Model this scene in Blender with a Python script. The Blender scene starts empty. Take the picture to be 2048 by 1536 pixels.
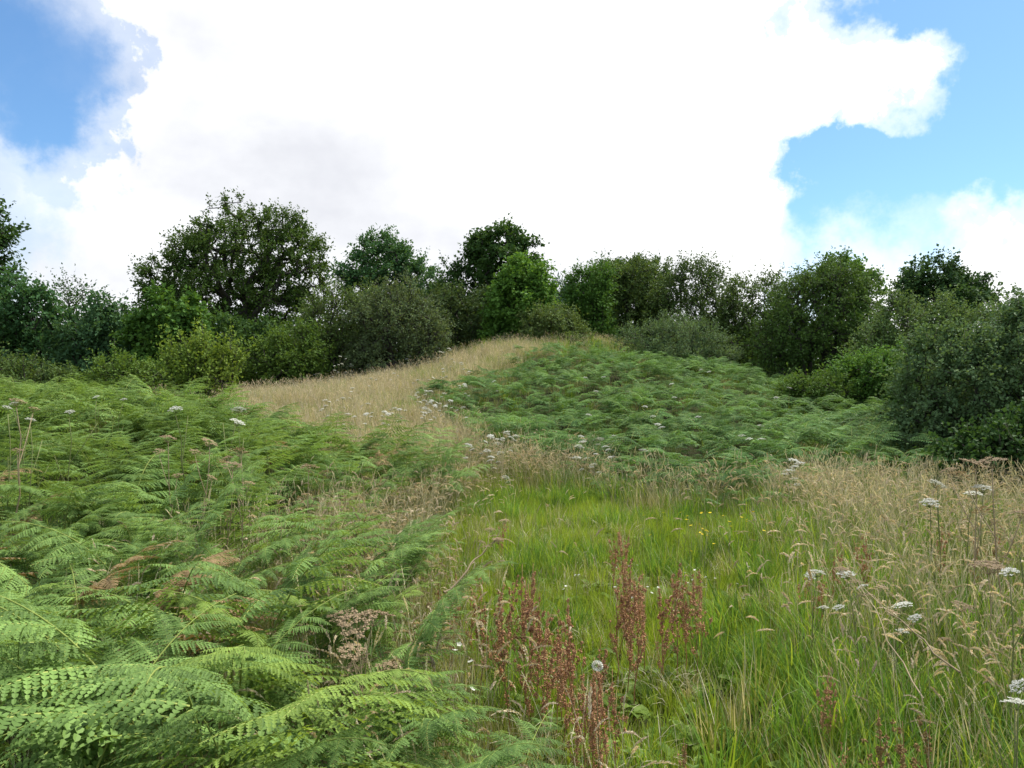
import bpy, math, random
import numpy as np
from mathutils import Matrix, Vector, Euler

rng = np.random.default_rng(11)
random.seed(11)
SC = bpy.context.scene
COL = SC.collection
F = 1577.0          # focal length in photograph pixels (2048 wide)
EYE = 1.6

# ------------------------------------------------------------------ camera
cam = bpy.data.cameras.new('camera')
cam.sensor_width = 36.0
cam.lens = 36.0 * F / 2048.0
cam.clip_start = 0.05
cam.clip_end = 5000
camo = bpy.data.objects.new('camera', cam)
camo.location = (0, 0, EYE)
camo.rotation_euler = (math.radians(90), 0, 0)
COL.objects.link(camo)
SC.camera = camo

# ------------------------------------------------------------------ world
SUN_EL, SUN_AZ = math.radians(57), math.radians(52)     # azimuth clockwise from +Y
W = bpy.data.worlds.new('World'); SC.world = W; W.use_nodes = True
nt = W.node_tree; nt.nodes.clear()
def N(tree, typ, **kw):
    n = tree.nodes.new(typ)
    for k, v in kw.items(): setattr(n, k, v)
    return n
def math_node(tree, op, a=None, b=None, c=None, clamp=False):
    n = tree.nodes.new('ShaderNodeMath'); n.operation = op; n.use_clamp = clamp
    for i, v in enumerate((a, b, c)):
        if v is None: continue
        if isinstance(v, (int, float)): n.inputs[i].default_value = v
        else: tree.links.new(v, n.inputs[i])
    return n.outputs[0]
def maprange(tree, v, a, b, c, d, smooth=True):
    n = tree.nodes.new('ShaderNodeMapRange'); n.interpolation_type = 'SMOOTHSTEP' if smooth else 'LINEAR'
    tree.links.new(v, n.inputs['Value'])
    for k, x in zip(('From Min', 'From Max', 'To Min', 'To Max'), (a, b, c, d)): n.inputs[k].default_value = x
    return n.outputs['Result']
sky = N(nt, 'ShaderNodeTexSky', sky_type='NISHITA', sun_disc=False)
sky.sun_elevation = SUN_EL; sky.sun_rotation = SUN_AZ
sky.air_density = 1.0; sky.dust_density = 0.6; sky.ozone_density = 1.6
tc = N(nt, 'ShaderNodeTexCoord')
gen = tc.outputs['Generated']
def pdir(px, py):
    v = Vector(((px - 1024) / F, 1.0, (768 - py) / F)); v.normalize(); return v
def blob(px, py, r, w, core=0.25):
    n = N(nt, 'ShaderNodeVectorMath', operation='DISTANCE')
    nt.links.new(gen, n.inputs[0]); n.inputs[1].default_value = pdir(px, py)
    return maprange(nt, n.outputs['Value'], r / F * core, r / F, w, 0.0)
def wnoise(scale, detail, rough, off, zst=1.5, dist=0.0):
    mp = N(nt, 'ShaderNodeMapping'); mp.inputs['Location'].default_value = off; mp.inputs['Scale'].default_value = (1, 1, zst)
    nt.links.new(gen, mp.inputs['Vector'])
    n = N(nt, 'ShaderNodeTexNoise'); nt.links.new(mp.outputs['Vector'], n.inputs['Vector'])
    n.inputs['Scale'].default_value = scale; n.inputs['Detail'].default_value = detail
    n.inputs['Roughness'].default_value = rough; n.inputs['Distortion'].default_value = dist
    return n.outputs['Fac']
def warp(src, scale, detail, amp, off):
    n = N(nt, 'ShaderNodeTexNoise'); mp = N(nt, 'ShaderNodeMapping'); mp.inputs['Location'].default_value = off; nt.links.new(src, mp.inputs['Vector'])
    nt.links.new(mp.outputs['Vector'], n.inputs['Vector']); n.inputs['Scale'].default_value = scale; n.inputs['Detail'].default_value = detail; n.inputs['Roughness'].default_value = .62
    a = N(nt, 'ShaderNodeVectorMath', operation='SUBTRACT'); nt.links.new(n.outputs['Color'], a.inputs[0]); a.inputs[1].default_value = (.5, .5, .5)
    b = N(nt, 'ShaderNodeVectorMath', operation='MULTIPLY_ADD'); nt.links.new(a.outputs[0], b.inputs[0]); b.inputs[1].default_value = (amp,) * 3; nt.links.new(src, b.inputs[2])
    return b.outputs[0]
raw = gen
gen = warp(raw, 5.0, 7, .30, (2.1, .7, 3.3))
big = wnoise(2.2, 2, 0.5, (3.1, 0.4, 1.7))
cov = maprange(nt, big, 0.34, 0.62, -0.45, 0.55)
BLOBS = [(760, 240, 640, 1.0), (1150, 300, 560, 1.0), (430, 220, 300, .8), (1430, 300, 250, .9), (330, 560, 260, .3),
         (1640, 120, 150, 1.1), (1775, 140, 120, 1.1), (1840, 185, 70, .8), (1850, 570, 190, .9), (2040, 545, 170, .9), (1490, 20, 90, .9),
         (40, 80, 220, -.58), (170, 290, 130, -.3), (60, 430, 250, -.2), (1880, 350, 310, -1.35), (1730, 330, 130, -.7), (2020, 70, 230, -1.3), (1545, 70, 80, -1.6), (1715, 0, 110, -1.0), (1365, 95, 50, -1.2), (1620, 300, 70, -.5)]
for b in BLOBS: cov = math_node(nt, 'ADD', cov, blob(*b, .45))
mask = maprange(nt, cov, 0.04, 0.60, 0.0, 1.0)
veil = maprange(nt, cov, -0.8, 0.3, 0.0, 0.55)
mask = math_node(nt, 'MAXIMUM', mask, veil)
gen = raw
shade = wnoise(3.4, 6, 0.55, (7.3, 1.2, 0.6), 1.5)
shade = maprange(nt, shade, 0.25, 0.75, 1.0, 0.12)
sunward = N(nt, 'ShaderNodeVectorMath', operation='DOT_PRODUCT'); nt.links.new(gen, sunward.inputs[0])
sunward.inputs[1].default_value = (math.sin(SUN_AZ) * math.cos(SUN_EL), math.cos(SUN_AZ) * math.cos(SUN_EL), math.sin(SUN_EL))
shade = math_node(nt, 'ADD', shade, maprange(nt, sunward.outputs['Value'], 0.40, 0.85, -0.12, 0.7), clamp=True)
ccol = N(nt, 'ShaderNodeMix', data_type='RGBA')
ccol.inputs['A'].default_value = (.44, .45, .485, 1); ccol.inputs['B'].default_value = (.77, .775, .78, 1)
nt.links.new(shade, ccol.inputs['Factor'])
skyb = N(nt, 'ShaderNodeMix', data_type='RGBA', blend_type='MULTIPLY')
SKY_STRENGTH = 0.086
skyb.inputs['Factor'].default_value = 1.0
skyb.inputs['B'].default_value = (SKY_STRENGTH * 0.72, SKY_STRENGTH * 0.98, SKY_STRENGTH * 1.16, 1)
nt.links.new(sky.outputs['Color'], skyb.inputs['A'])
mx = N(nt, 'ShaderNodeMix', data_type='RGBA')
nt.links.new(mask, mx.inputs['Factor']); nt.links.new(skyb.outputs['Result'], mx.inputs['A']); nt.links.new(ccol.outputs['Result'], mx.inputs['B'])
bg = N(nt, 'ShaderNodeBackground'); bg.inputs['Strength'].default_value = 1.0
nt.links.new(mx.outputs['Result'], bg.inputs['Color'])
wo = N(nt, 'ShaderNodeOutputWorld'); nt.links.new(bg.outputs['Background'], wo.inputs['Surface'])
W.cycles.sampling_method = 'MANUAL'; W.cycles.sample_map_resolution = 512

# ------------------------------------------------------------------ sun
sl = bpy.data.lights.new('sun', 'SUN'); sl.energy = 3.2; sl.angle = math.radians(5); sl.color = (1.0, .95, .86)
so = bpy.data.objects.new('sun', sl); COL.objects.link(so)
sd = Vector((math.sin(SUN_AZ) * math.cos(SUN_EL), math.cos(SUN_AZ) * math.cos(SUN_EL), math.sin(SUN_EL)))
so.rotation_euler = sd.to_track_quat('Z', 'Y').to_euler(); so.location = sd * 80

SC.render.engine = 'CYCLES'
SC.view_settings.view_transform = 'Standard'; SC.view_settings.look = 'None'
SC.view_settings.exposure = 0.85; SC.view_settings.gamma = 1.0; SC.view_settings.use_curve_mapping = False
cy = SC.cycles
cy.max_bounces = 5; cy.diffuse_bounces = 3; cy.glossy_bounces = 1; cy.transmission_bounces = 3; cy.transparent_max_bounces = 4
cy.use_denoising = True
cy.use_adaptive_sampling = False
cy.caustics_reflective = False; cy.caustics_refractive = False

# ------------------------------------------------------------------ helpers
def at(px, py, Y):
    return np.array([(px - 1024) / F * Y, Y, EYE + (768 - py) / F * Y])
def sstep(a, b, v):
    t = np.clip((v - a) / (b - a), 0, 1); return t * t * (3 - 2 * t)
def lstep(a, b, v): return np.clip((v - a) / (b - a), 0, 1)

def _hash_noise(x, y):
    xi = np.floor(x).astype(np.int64); yi = np.floor(y).astype(np.int64); xf = x - xi; yf = y - yi
    def h(i, j):
        n = (i * 374761393 + j * 668265263) & 0x7fffffff; n = ((n ^ (n >> 13)) * 1274126177) & 0x7fffffff
        return (n & 0xffff) / 65535.0
    u = xf * xf * (3 - 2 * xf); v = yf * yf * (3 - 2 * yf)
    return (h(xi, yi) * (1 - u) + h(xi + 1, yi) * u) * (1 - v) + (h(xi, yi + 1) * (1 - u) + h(xi + 1, yi + 1) * u) * v
def noise2(x, y, s=1.0, octs=3):
    x = np.asarray(x, float); y = np.asarray(y, float); a = 0; amp = 1; t = 0
    for o in range(octs):
        a = a + amp * _hash_noise(x * s + 17.3 * o + 900, y * s + 9.1 * o + 900); t += amp; amp *= .5; s *= 2
    return a / t

def ground(x, y):
    x = np.asarray(x, float); y = np.asarray(y, float)
    sig = np.where(x < .8, 5.8, 10.2)
    rise = 0.5 * lstep(11.0, 29.0, y) + 0.5 * sstep(10.5, 29.5, y)
    fall = 1 - 0.55 * sstep(31, 44, y)
    m = 2.95 * np.exp(-((x - .8) / sig) ** 2) * rise * fall
    bank = 0.62 * sstep(-1.2, -6.5, x) * sstep(4.0, 13.0, y)
    near = 0.18 * sstep(0.9, 3.2, x) * sstep(11, 4, y)
    far = 0.8 * sstep(30, 52, y)
    nz = (noise2(x, y, .55) - .5) * .16 + (noise2(x, y, .12) - .5) * .35 * sstep(4, 16, y)
    return m + bank + near + far + nz

def mesh_from(name, V, T, mats, rnd=None, mi=None, smooth=False):
    V = np.ascontiguousarray(V, dtype=np.float32); T = np.ascontiguousarray(T, dtype=np.int32)
    me = bpy.data.meshes.new(name)
    me.vertices.add(len(V)); me.vertices.foreach_set('co', V.ravel())
    me.loops.add(T.size); me.loops.foreach_set('vertex_index', T.ravel())
    me.polygons.add(len(T)); me.polygons.foreach_set('loop_start', np.arange(0, T.size, 3, dtype=np.int32))
    if mi is not None: me.polygons.foreach_set('material_index', np.ascontiguousarray(mi, dtype=np.int32))
    me.polygons.foreach_set('use_smooth', np.full(len(T), smooth, dtype=bool))
    if rnd is not None:
        a = me.attributes.new('rnd', 'FLOAT', 'POINT'); a.data.foreach_set('value', np.ascontiguousarray(rnd, dtype=np.float32))
    for m in (mats if isinstance(mats, (list, tuple)) else [mats]): me.materials.append(m)
    me.update(calc_edges=True)
    return me

class MB:
    """collects triangles"""
    def __init__(s): s.V = []; s.T = []; s.R = []; s.M = []; s.n = 0
    def add(s, V, T, r=0.5, m=0):
        V = np.asarray(V, float).reshape(-1, 3); T = np.asarray(T, int).reshape(-1, 3)
        s.V.append(V); s.T.append(T + s.n); s.n += len(V)
        s.R.append(np.broadcast_to(np.asarray(r, float), (len(V),))); s.M.append(np.full(len(T), m))
    def mesh(s, name, mats, smooth=False):
        return mesh_from(name, np.concatenate(s.V), np.concatenate(s.T), mats, np.concatenate(s.R), np.concatenate(s.M), smooth)

def tube(P, R, k=5):
    """tapered tube through points P with radii R"""
    P = np.asarray(P, float); R = np.asarray(R, float); n = len(P)
    tang = np.gradient(P, axis=0); tang /= np.linalg.norm(tang, axis=1)[:, None] + 1e-9
    ref = np.array([0, 0, 1.]) if abs(tang[0][2]) < .8 else np.array([1., 0, 0])
    V = []
    a = np.linspace(0, 2 * np.pi, k, endpoint=False)
    for i in range(n):
        u = np.cross(ref, tang[i]); u /= np.linalg.norm(u) + 1e-9; w = np.cross(tang[i], u)
        V.append(P[i] + R[i] * (np.cos(a)[:, None] * u + np.sin(a)[:, None] * w))
    T = []
    for i in range(n - 1):
        for j in range(k):
            b = i * k + j; c = i * k + (j + 1) % k
            T += [(b, c, c + k), (b, c + k, b + k)]
    V.append(P[-1:][0][None]); tip = n * k
    for j in range(k): T.append(((n - 1) * k + j, (n - 1) * k + (j + 1) % k, tip))
    return np.concatenate(V), np.array(T)

def unit(v): return v / (np.linalg.norm(v, axis=-1, keepdims=True) + 1e-9)

def obj(name, me, parent=None, M=None):
    o = bpy.data.objects.new(name, me); COL.objects.link(o)
    if parent is not None: o.parent = parent
    if M is not None: o.matrix_local = M
    return o
def tag(o, label=None, cat=None, group=None, kind=None):
    if label: o['label'] = label
    if cat: o['category'] = cat
    if group: o['group'] = group
    if kind: o['kind'] = kind
    return o
def thing(name, loc, label, cat, group=None, rz=0.0, sc=1.0, tilt=(0, 0)):
    o = bpy.data.objects.new(name, None); COL.objects.link(o)
    o.empty_display_size = .1
    o.location = [float(v) for v in loc]; o.rotation_euler = (tilt[0], tilt[1], rz); o.scale = (sc,) * 3
    return tag(o, label, cat, group)

# ------------------------------------------------------------------ materials
MATS = {}
def leafmat(name, col, col2=None, trans=.35, rough=.6, spec=.12, patch=1.5, var=.35, tcol=None, ovar=.3):
    """leaf or blade: colour varies per leaf (rnd), per plant (object random) and in patches"""
    if name in MATS: return MATS[name]
    col2 = col2 or tuple(c * f for c, f in zip(col, (1.35, 1.2, 1.0)))
    m = bpy.data.materials.new(name); m.use_nodes = True; t = m.node_tree; t.nodes.clear()
    at_ = N(t, 'ShaderNodeAttribute', attribute_name='rnd')
    oi = N(t, 'ShaderNodeObjectInfo'); ge = N(t, 'ShaderNodeNewGeometry')
    no = N(t, 'ShaderNodeTexNoise'); no.inputs['Scale'].default_value = patch; no.inputs['Detail'].default_value = 2
    t.links.new(ge.outputs['Position'], no.inputs['Vector'])
    f = math_node(t, 'MULTIPLY', at_.outputs['Fac'], .45)
    f = math_node(t, 'MULTIPLY_ADD', oi.outputs['Random'], .3, f)
    f = math_node(t, 'ADD', f, maprange(t, no.outputs['Fac'], .35, .65, 0, .45, False), clamp=True)
    mix = N(t, 'ShaderNodeMix', data_type='RGBA')
    mix.inputs['A'].default_value = (*col, 1); mix.inputs['B'].default_value = (*col2, 1)
    t.links.new(f, mix.inputs['Factor'])
    hs = N(t, 'ShaderNodeHueSaturation')
    t.links.new(mix.outputs['Result'], hs.inputs['Color'])
    v = math_node(t, 'MULTIPLY_ADD', at_.outputs['Fac'], var, 1 - var / 2 - ovar / 2)
    v = math_node(t, 'MULTIPLY_ADD', oi.outputs['Random'], ovar, v)
    t.links.new(v, hs.inputs['Value'])
    pb = N(t, 'ShaderNodeBsdfPrincipled'); pb.inputs['Roughness'].default_value = rough
    pb.inputs['Specular IOR Level'].default_value = spec
    t.links.new(hs.outputs['Color'], pb.inputs['Base Color'])
    out = N(t, 'ShaderNodeOutputMaterial')
    if trans > 0:
        tr = N(t, 'ShaderNodeBsdfTranslucent')
        tm = N(t, 'ShaderNodeMix', data_type='RGBA', blend_type='MULTIPLY'); tm.inputs['Factor'].default_value = 1
        tm.inputs['B'].default_value = (*(tcol or (1.3, 1.15, .6)), 1)
        t.links.new(hs.outputs['Color'], tm.inputs['A']); t.links.new(tm.outputs['Result'], tr.inputs['Color'])
        ms = N(t, 'ShaderNodeMixShader'); ms.inputs['Fac'].default_value = trans
        t.links.new(pb.outputs[0], ms.inputs[1]); t.links.new(tr.outputs[0], ms.inputs[2])
        t.links.new(ms.outputs[0], out.inputs['Surface'])
    else: t.links.new(pb.outputs[0], out.inputs['Surface'])
    MATS[name] = m
    return m
def barkmat(name, c1, c2, scale=6):
    if name in MATS: return MATS[name]
    m = bpy.data.materials.new(name); m.use_nodes = True; t = m.node_tree; t.nodes.clear()
    ge = N(t, 'ShaderNodeNewGeometry'); mp = N(t, 'ShaderNodeMapping'); mp.inputs['Scale'].default_value = (1, 1, .25)
    t.links.new(ge.outputs['Position'], mp.inputs['Vector'])
    no = N(t, 'ShaderNodeTexNoise'); no.inputs['Scale'].default_value = scale; no.inputs['Detail'].default_value = 6
    t.links.new(mp.outputs[0], no.inputs['Vector'])
    mix = N(t, 'ShaderNodeMix', data_type='RGBA'); mix.inputs['A'].default_value = (*c1, 1); mix.inputs['B'].default_value = (*c2, 1)
    t.links.new(maprange(t, no.outputs['Fac'], .35, .65, 0, 1), mix.inputs['Factor'])
    pb = N(t, 'ShaderNodeBsdfPrincipled'); pb.inputs['Roughness'].default_value = .9; t.links.new(mix.outputs['Result'], pb.inputs['Base Color'])
    bp = N(t, 'ShaderNodeBump'); bp.inputs['Strength'].default_value = .6; t.links.new(no.outputs['Fac'], bp.inputs['Height']); t.links.new(bp.outputs[0], pb.inputs['Normal'])
    out = N(t, 'ShaderNodeOutputMaterial'); t.links.new(pb.outputs[0], out.inputs['Surface'])
    MATS[name] = m
    return m

FERN = leafmat('bracken_green', (.082, .165, .042), (.205, .325, .088), trans=.32, patch=1.1, rough=.55, ovar=.5)
FERNM = leafmat('bracken_mound', (.055, .145, .048), (.155, .285, .085), trans=.3, patch=.8, rough=.55, ovar=.6)
FERNB = leafmat('bracken_brown', (.23, .150, .07), (.33, .235, .12), trans=.2, patch=1.1)
RACHIS = leafmat('bracken_stalk', (.22, .29, .06), (.30, .34, .09), trans=0)
GRASS = leafmat('grass_green', (.185, .300, .030), (.320, .430, .055), trans=.38, patch=.9)
GRASSD = leafmat('grass_deep', (.085, .190, .030), (.160, .300, .050), trans=.38, patch=.9)
STRAW = leafmat('grass_straw', (.44, .405, .255), (.61, .565, .40), trans=.25, patch=.5, var=.5)
OLIVE = leafmat('grass_olive', (.20, .245, .07), (.33, .33, .13), trans=.3, patch=.6)
HEADM = leafmat('grass_head', (.42, .345, .235), (.62, .54, .40), trans=.25, patch=.7, var=.4)
DOCKM = leafmat('dock_seed', (.37, .190, .095), (.52, .300, .16), trans=.15, patch=1.0, var=.6)
DOCKG = leafmat('dock_seed_green', (.20, .15, .05), (.30, .19, .08), trans=.15, patch=1.0, var=.6)
DOCKL = leafmat('dock_leaf', (.11, .19, .03), (.18, .27, .05), trans=.3)
WHITE = leafmat('umbel_white', (.56, .56, .47), (.72, .72, .65), trans=.2, var=.2, tcol=(1, 1, 1))
SEEDM = leafmat('umbel_seed', (.26, .19, .11), (.38, .28, .17), trans=.1)
STEMG = leafmat('stem_green', (.12, .15, .05), (.19, .20, .08), trans=0)
STEMD = leafmat('stem_dry', (.25, .19, .11), (.34, .27, .16), trans=0)
YELL = leafmat('petal_yellow', (.75, .55, .02), (.85, .65, .03), trans=.2, var=.2, tcol=(1, 1, .5))
BARK = barkmat('bark', (.030, .025, .020), (.065, .056, .044))
BARKG = barkmat('bark_grey', (.10, .095, .08), (.19, .18, .15))

# ------------------------------------------------------------------ ground
def axis(vals):
    out = []
    for (a, b, s) in vals: out += list(np.arange(a, b, s))
    return np.array(out)
ys = axis([(-600, -100, 50), (-100, -10, 10), (-10, 0, 1), (0, 40, .3), (40, 100, 3), (100, 1500, 60)])
xs = axis([(-900, -100, 50), (-100, -30, 6), (-30, 30, .35), (30, 100, 6), (100, 901, 50)])
X, Yg = np.meshgrid(xs, ys)
V = np.stack([X.ravel(), Yg.ravel(), ground(X.ravel(), Yg.ravel())], 1)
nx = len(xs); ny = len(ys)
ii = (np.arange(ny - 1)[:, None] * nx + np.arange(nx - 1)[None]).ravel()
T = np.concatenate([np.stack([ii, ii + 1, ii + nx + 1], 1), np.stack([ii, ii + nx + 1, ii + nx], 1)])
gm = bpy.data.materials.new('ground_soil_and_turf'); gm.use_nodes = True; t = gm.node_tree
pb = t.nodes['Principled BSDF']; pb.inputs['Roughness'].default_value = .95; pb.inputs['Specular IOR Level'].default_value = .05
ge = N(t, 'ShaderNodeNewGeometry')
n1 = N(t, 'ShaderNodeTexNoise'); n1.inputs['Scale'].default_value = 1.3; n1.inputs['Detail'].default_value = 8; t.links.new(ge.outputs['Position'], n1.inputs['Vector'])
mxg = N(t, 'ShaderNodeMix', data_type='RGBA'); mxg.inputs['A'].default_value = (.030, .030, .014, 1); mxg.inputs['B'].default_value = (.05, .068, .02, 1)
t.links.new(maprange(t, n1.outputs['Fac'], .35, .65, 0, 1), mxg.inputs['Factor']); t.links.new(mxg.outputs['Result'], pb.inputs['Base Color'])
tag(obj('ground', mesh_from('ground', V, T, gm, smooth=True)), 'rough turf rising to a low mound', kind='structure')

# ------------------------------------------------------------------ scatter of uncountable stuff with geometry nodes
def scatter(name, label, cat, protos, P, rot, scl, idx):
    coll = bpy.data.collections.new(name + '_prototypes')
    for i, me in enumerate(protos):
        coll.objects.link(bpy.data.objects.new('%s_%02d' % (name, i), me))
    me = bpy.data.meshes.new(name); P = np.ascontiguousarray(P, dtype=np.float32)
    me.vertices.add(len(P)); me.vertices.foreach_set('co', P.ravel())
    a = me.attributes.new('rot', 'FLOAT_VECTOR', 'POINT'); a.data.foreach_set('vector', np.ascontiguousarray(rot, dtype=np.float32).ravel())
    a = me.attributes.new('scl', 'FLOAT', 'POINT'); a.data.foreach_set('value', np.ascontiguousarray(scl, dtype=np.float32))
    a = me.attributes.new('idx', 'INT', 'POINT'); a.data.foreach_set('value', np.ascontiguousarray(idx, dtype=np.int32))
    g = bpy.data.node_groups.new(name + '_scatter', 'GeometryNodeTree')
    g.interface.new_socket('Geometry', in_out='INPUT', socket_type='NodeSocketGeometry')
    g.interface.new_socket('Geometry', in_out='OUTPUT', socket_type='NodeSocketGeometry')
    gi = g.nodes.new('NodeGroupInput'); go = g.nodes.new('NodeGroupOutput')
    ci = g.nodes.new('GeometryNodeCollectionInfo'); ci.inputs['Collection'].default_value = coll
    ci.inputs['Separate Children'].default_value = True; ci.inputs['Reset Children'].default_value = True
    ip = g.nodes.new('GeometryNodeInstanceOnPoints'); ip.inputs['Pick Instance'].default_value = True
    def attr(n, ty):
        k = g.nodes.new('GeometryNodeInputNamedAttribute'); k.data_type = ty; k.inputs['Name'].default_value = n; return k.outputs['Attribute']
    er = g.nodes.new('FunctionNodeEulerToRotation'); g.links.new(attr('rot', 'FLOAT_VECTOR'), er.inputs[0])
    g.links.new(gi.outputs[0], ip.inputs['Points']); g.links.new(ci.outputs[0], ip.inputs['Instance'])
    g.links.new(attr('idx', 'INT'), ip.inputs['Instance Index']); g.links.new(er.outputs[0], ip.inputs['Rotation'])
    g.links.new(attr('scl', 'FLOAT'), ip.inputs['Scale']); g.links.new(ip.outputs[0], go.inputs[0])
    o = obj(name, me); md = o.modifiers.new('scatter', 'NODES'); md.node_group = g
    return tag(o, label, cat, kind='stuff')

def in_view(P, margin=120):
    px = 1024 + P[:, 0] / np.maximum(P[:, 1], .1) * F
    return (px > -margin) & (px < 2048 + margin) & (P[:, 1] > 1.2)
def spread(n, x0, x1, y0, y1):
    x = rng.uniform(x0, x1, n); y = rng.uniform(y0, y1, n)
    P = np.stack([x, y, ground(x, y)], 1)
    return P[in_view(P)]
def rots(n, tilt=.12):
    return np.stack([rng.normal(0, tilt, n), rng.normal(0, tilt, n), rng.uniform(0, 2 * np.pi, n)], 1)

# zones in plan
def edge_left(y): return np.interp(y, [0, 1.6, 2.4, 3, 4, 5, 7, 8, 9.6, 10.6, 11.3, 12.2, 13.6, 15.5, 17], [-.1, .0, .06, -.15, -.58, -.82, -1.15, -1.2, -.8, -.95, -1.5, -3.0, -5.2, -8.5, -14])
def edge_right(y): return np.interp(y, [0, 2.8, 4, 6, 8, 9.5, 10.5], [1.15, 1.15, 1.35, 1.75, 2.35, 2.7, 2.9])
def fern_front(x): return np.interp(x, [-1.4, -.6, .4, 1.2, 1.8, 2.7, 3.3, 5, 8, 12], [15.0, 12.6, 11.3, 10.4, 9.2, 8.4, 9.8, 10.5, 10.8, 11.5])
def fern_left(y): return np.interp(y, [9, 12, 16, 19, 22, 25, 28, 30], [-1.2, -1.0, -1.1, -2.0, -.7, 1.1, 3.0, 6.0])
def zone_bank(P):
    w = (noise2(P[:, 0], P[:, 1], 1.1) - .5) * .9
    return (P[:, 0] < edge_left(P[:, 1]) + w * np.clip(P[:, 1] / 8, .2, 1)) & (P[:, 1] < 16.5)
def zone_mound(P):
    w = (noise2(P[:, 0], P[:, 1], .7) - .5) * 1.6
    j = rng.normal(0, .3, len(P))
    return (P[:, 1] > fern_front(P[:, 0]) + w * .8 + j * .5) & (P[:, 0] > fern_left(P[:, 1]) + w * 1.2 + j) & (P[:, 1] < 30.5)

# ------------------------------------------------------------------ bracken prototypes
def pinna_mesh(seed, mat, n=17, detail=True):
    r = np.random.default_rng(seed); mb = MB()
    bend = r.normal(0, .08); droop = r.uniform(.10, .46)
    def axisp(t): return np.array([t - .10 * droop * t * t, bend * t * t, -droop * t * t + .05 * t])
    ts = np.linspace(0.05, .985, n)
    P = np.array([axisp(t) for t in np.linspace(0, 1, 6)])
    v, tr = tube(P, np.linspace(.007, .002, 6), 3); mb.add(v, tr, .9, 1)
    for i, tt in enumerate(ts):
        base = axisp(tt); tan = unit(axisp(min(tt + .02, 1)) - axisp(tt - .02))
        L = (.235 * (1 - tt) ** .75 + .02) * r.uniform(.88, 1.1)
        if tt < .12: L *= .8
        for s in (-1, 1):
            side = np.array([0, s, 0.]); a = math.radians(72 - 28 * tt + r.normal(0, 4))
            d = unit(tan * math.cos(a) + side * math.sin(a)); nrm = unit(np.cross(d, tan) * s * -1 + np.array([0, 0, .6]))
            if nrm[2] < 0: nrm = -nrm
            wv = np.cross(nrm, d); dz = r.uniform(.0, .22); cur = r.uniform(.05, .42)
            w = min(.028, L * .24) if detail else .036
            def pt(u, q): return base + d * L * u + wv * q - nrm * (L * (dz * u + cur * u * u)) + nrm * abs(q) * .3
            rr = r.uniform(0, 1)
            if detail:
                K = 5 if L > .08 else 3
                us = np.linspace(0.0, 1, K + 1); Vv = [pt(u, 0) for u in us]; Tt = []
                for q in (-1, 1):
                    for k in range(K):
                        f = (1 - us[k]) ** .5
                        Vv += [pt((us[k] * .75 + us[k + 1] * .25), q * w * f * .95 + q * .001), pt(us[k] * .25 + us[k + 1] * .75, q * w * f * .88)]
                        b = len(Vv) - 2
                        Tt += [(k, b, b + 1), (k, b + 1, k + 1)]
                mb.add(Vv, Tt, rr)
            else:
                Vv = [pt(0, 0), pt(.42, w), pt(1, 0), pt(.42, -w)]
                mb.add(Vv, [(0, 1, 2), (0, 2, 3)], rr)
    return mb
PINNA = [pinna_mesh(100 + i, FERN) for i in range(6)]
PINNA_ME = [p.mesh('pinna', [FERN, RACHIS]) for p in PINNA]
FERNY = leafmat('bracken_yellowing', (.125, .215, .038), (.245, .355, .075), trans=.35, patch=1.1, rough=.55, ovar=.4)
PINNA_Y = [p.mesh('pinna_yellowing', [FERNY, RACHIS]) for p in PINNA]
PINNA_BR = [p.mesh('pinna_brown', [FERNB, FERNB]) for p in PINNA[:2]]
PLOW = [pinna_mesh(150 + i, FERN, n=11, detail=False) for i in range(5)]

def frond_plan(seed, flat=None, s0m=.40, Lp=.55):
    """returns rachis points, radii, list of (pinna index, Matrix)"""
    r = np.random.default_rng(seed)
    Lt = 1.45; n = 26; s = np.linspace(0, 1, n)
    th0 = math.radians(r.uniform(2, 14)); th1 = math.radians(flat if flat else r.uniform(70, 112))
    th = th0 + (th1 - th0) * s ** r.uniform(1.3, 1.9); az = r.normal(0, .25) * s ** 2
    d = np.stack([np.sin(th) * np.cos(az), np.sin(th) * np.sin(az), np.cos(th)], 1)
    P = np.concatenate([[[0, 0, 0]], np.cumsum(d[:-1] * Lt / (n - 1), 0)])
    R = np.linspace(.0065, .0016, n)
    out = []
    K = 10; ub = np.linspace(0, 1, K) ** .88; s0 = s0m + r.uniform(-.04, .04)
    def samp(q): return np.array([np.interp(q, s, P[:, k]) for k in range(3)]), unit(np.array([np.interp(q, s, d[:, k]) for k in range(3)]))
    for k, u in enumerate(ub):
        q = s0 + (.965 - s0) * u
        for sd_ in (-1, 1):
            p, tn = samp(q + (r.uniform(0, .012)))
            side = unit(np.cross(np.array([0, 0, 1.]), tn)) * sd_
            a = math.radians(74 - 30 * u + r.normal(0, 6))
            L = (Lp * (1 - u) ** .95 + .035) * r.uniform(.88, 1.1)
            dr = unit(tn * math.cos(a) + side * math.sin(a) + np.array([0, 0, r.normal(-.02, .1)]))
            up = unit(np.cross(tn, side) * sd_ * -1); up = up if up[2] >= 0 else -up
            z = unit(up * .5 + np.array([0, 0, .8]) + r.normal(0, .12, 3)); y = unit(np.cross(z, dr)); z = np.cross(dr, y)
            M = Matrix([[dr[i] * L, y[i] * L, z[i] * L, p[i]] for i in range(3)] + [[0, 0, 0, 1]])
            out.append((int(r.integers(0, 6)), M))
    p, tn = samp(.965); z = unit(np.cross(tn, np.cross(np.array([0, 0, 1.]), tn))); y = np.cross(z, tn); L = .09
    out.append((0, Matrix([[tn[i] * L, y[i] * L, z[i] * L, p[i]] for i in range(3)] + [[0, 0, 0, 1]])))
    return P, R, out
PLANS = [frond_plan(200 + i) for i in range(9)]
STALK = []
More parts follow.
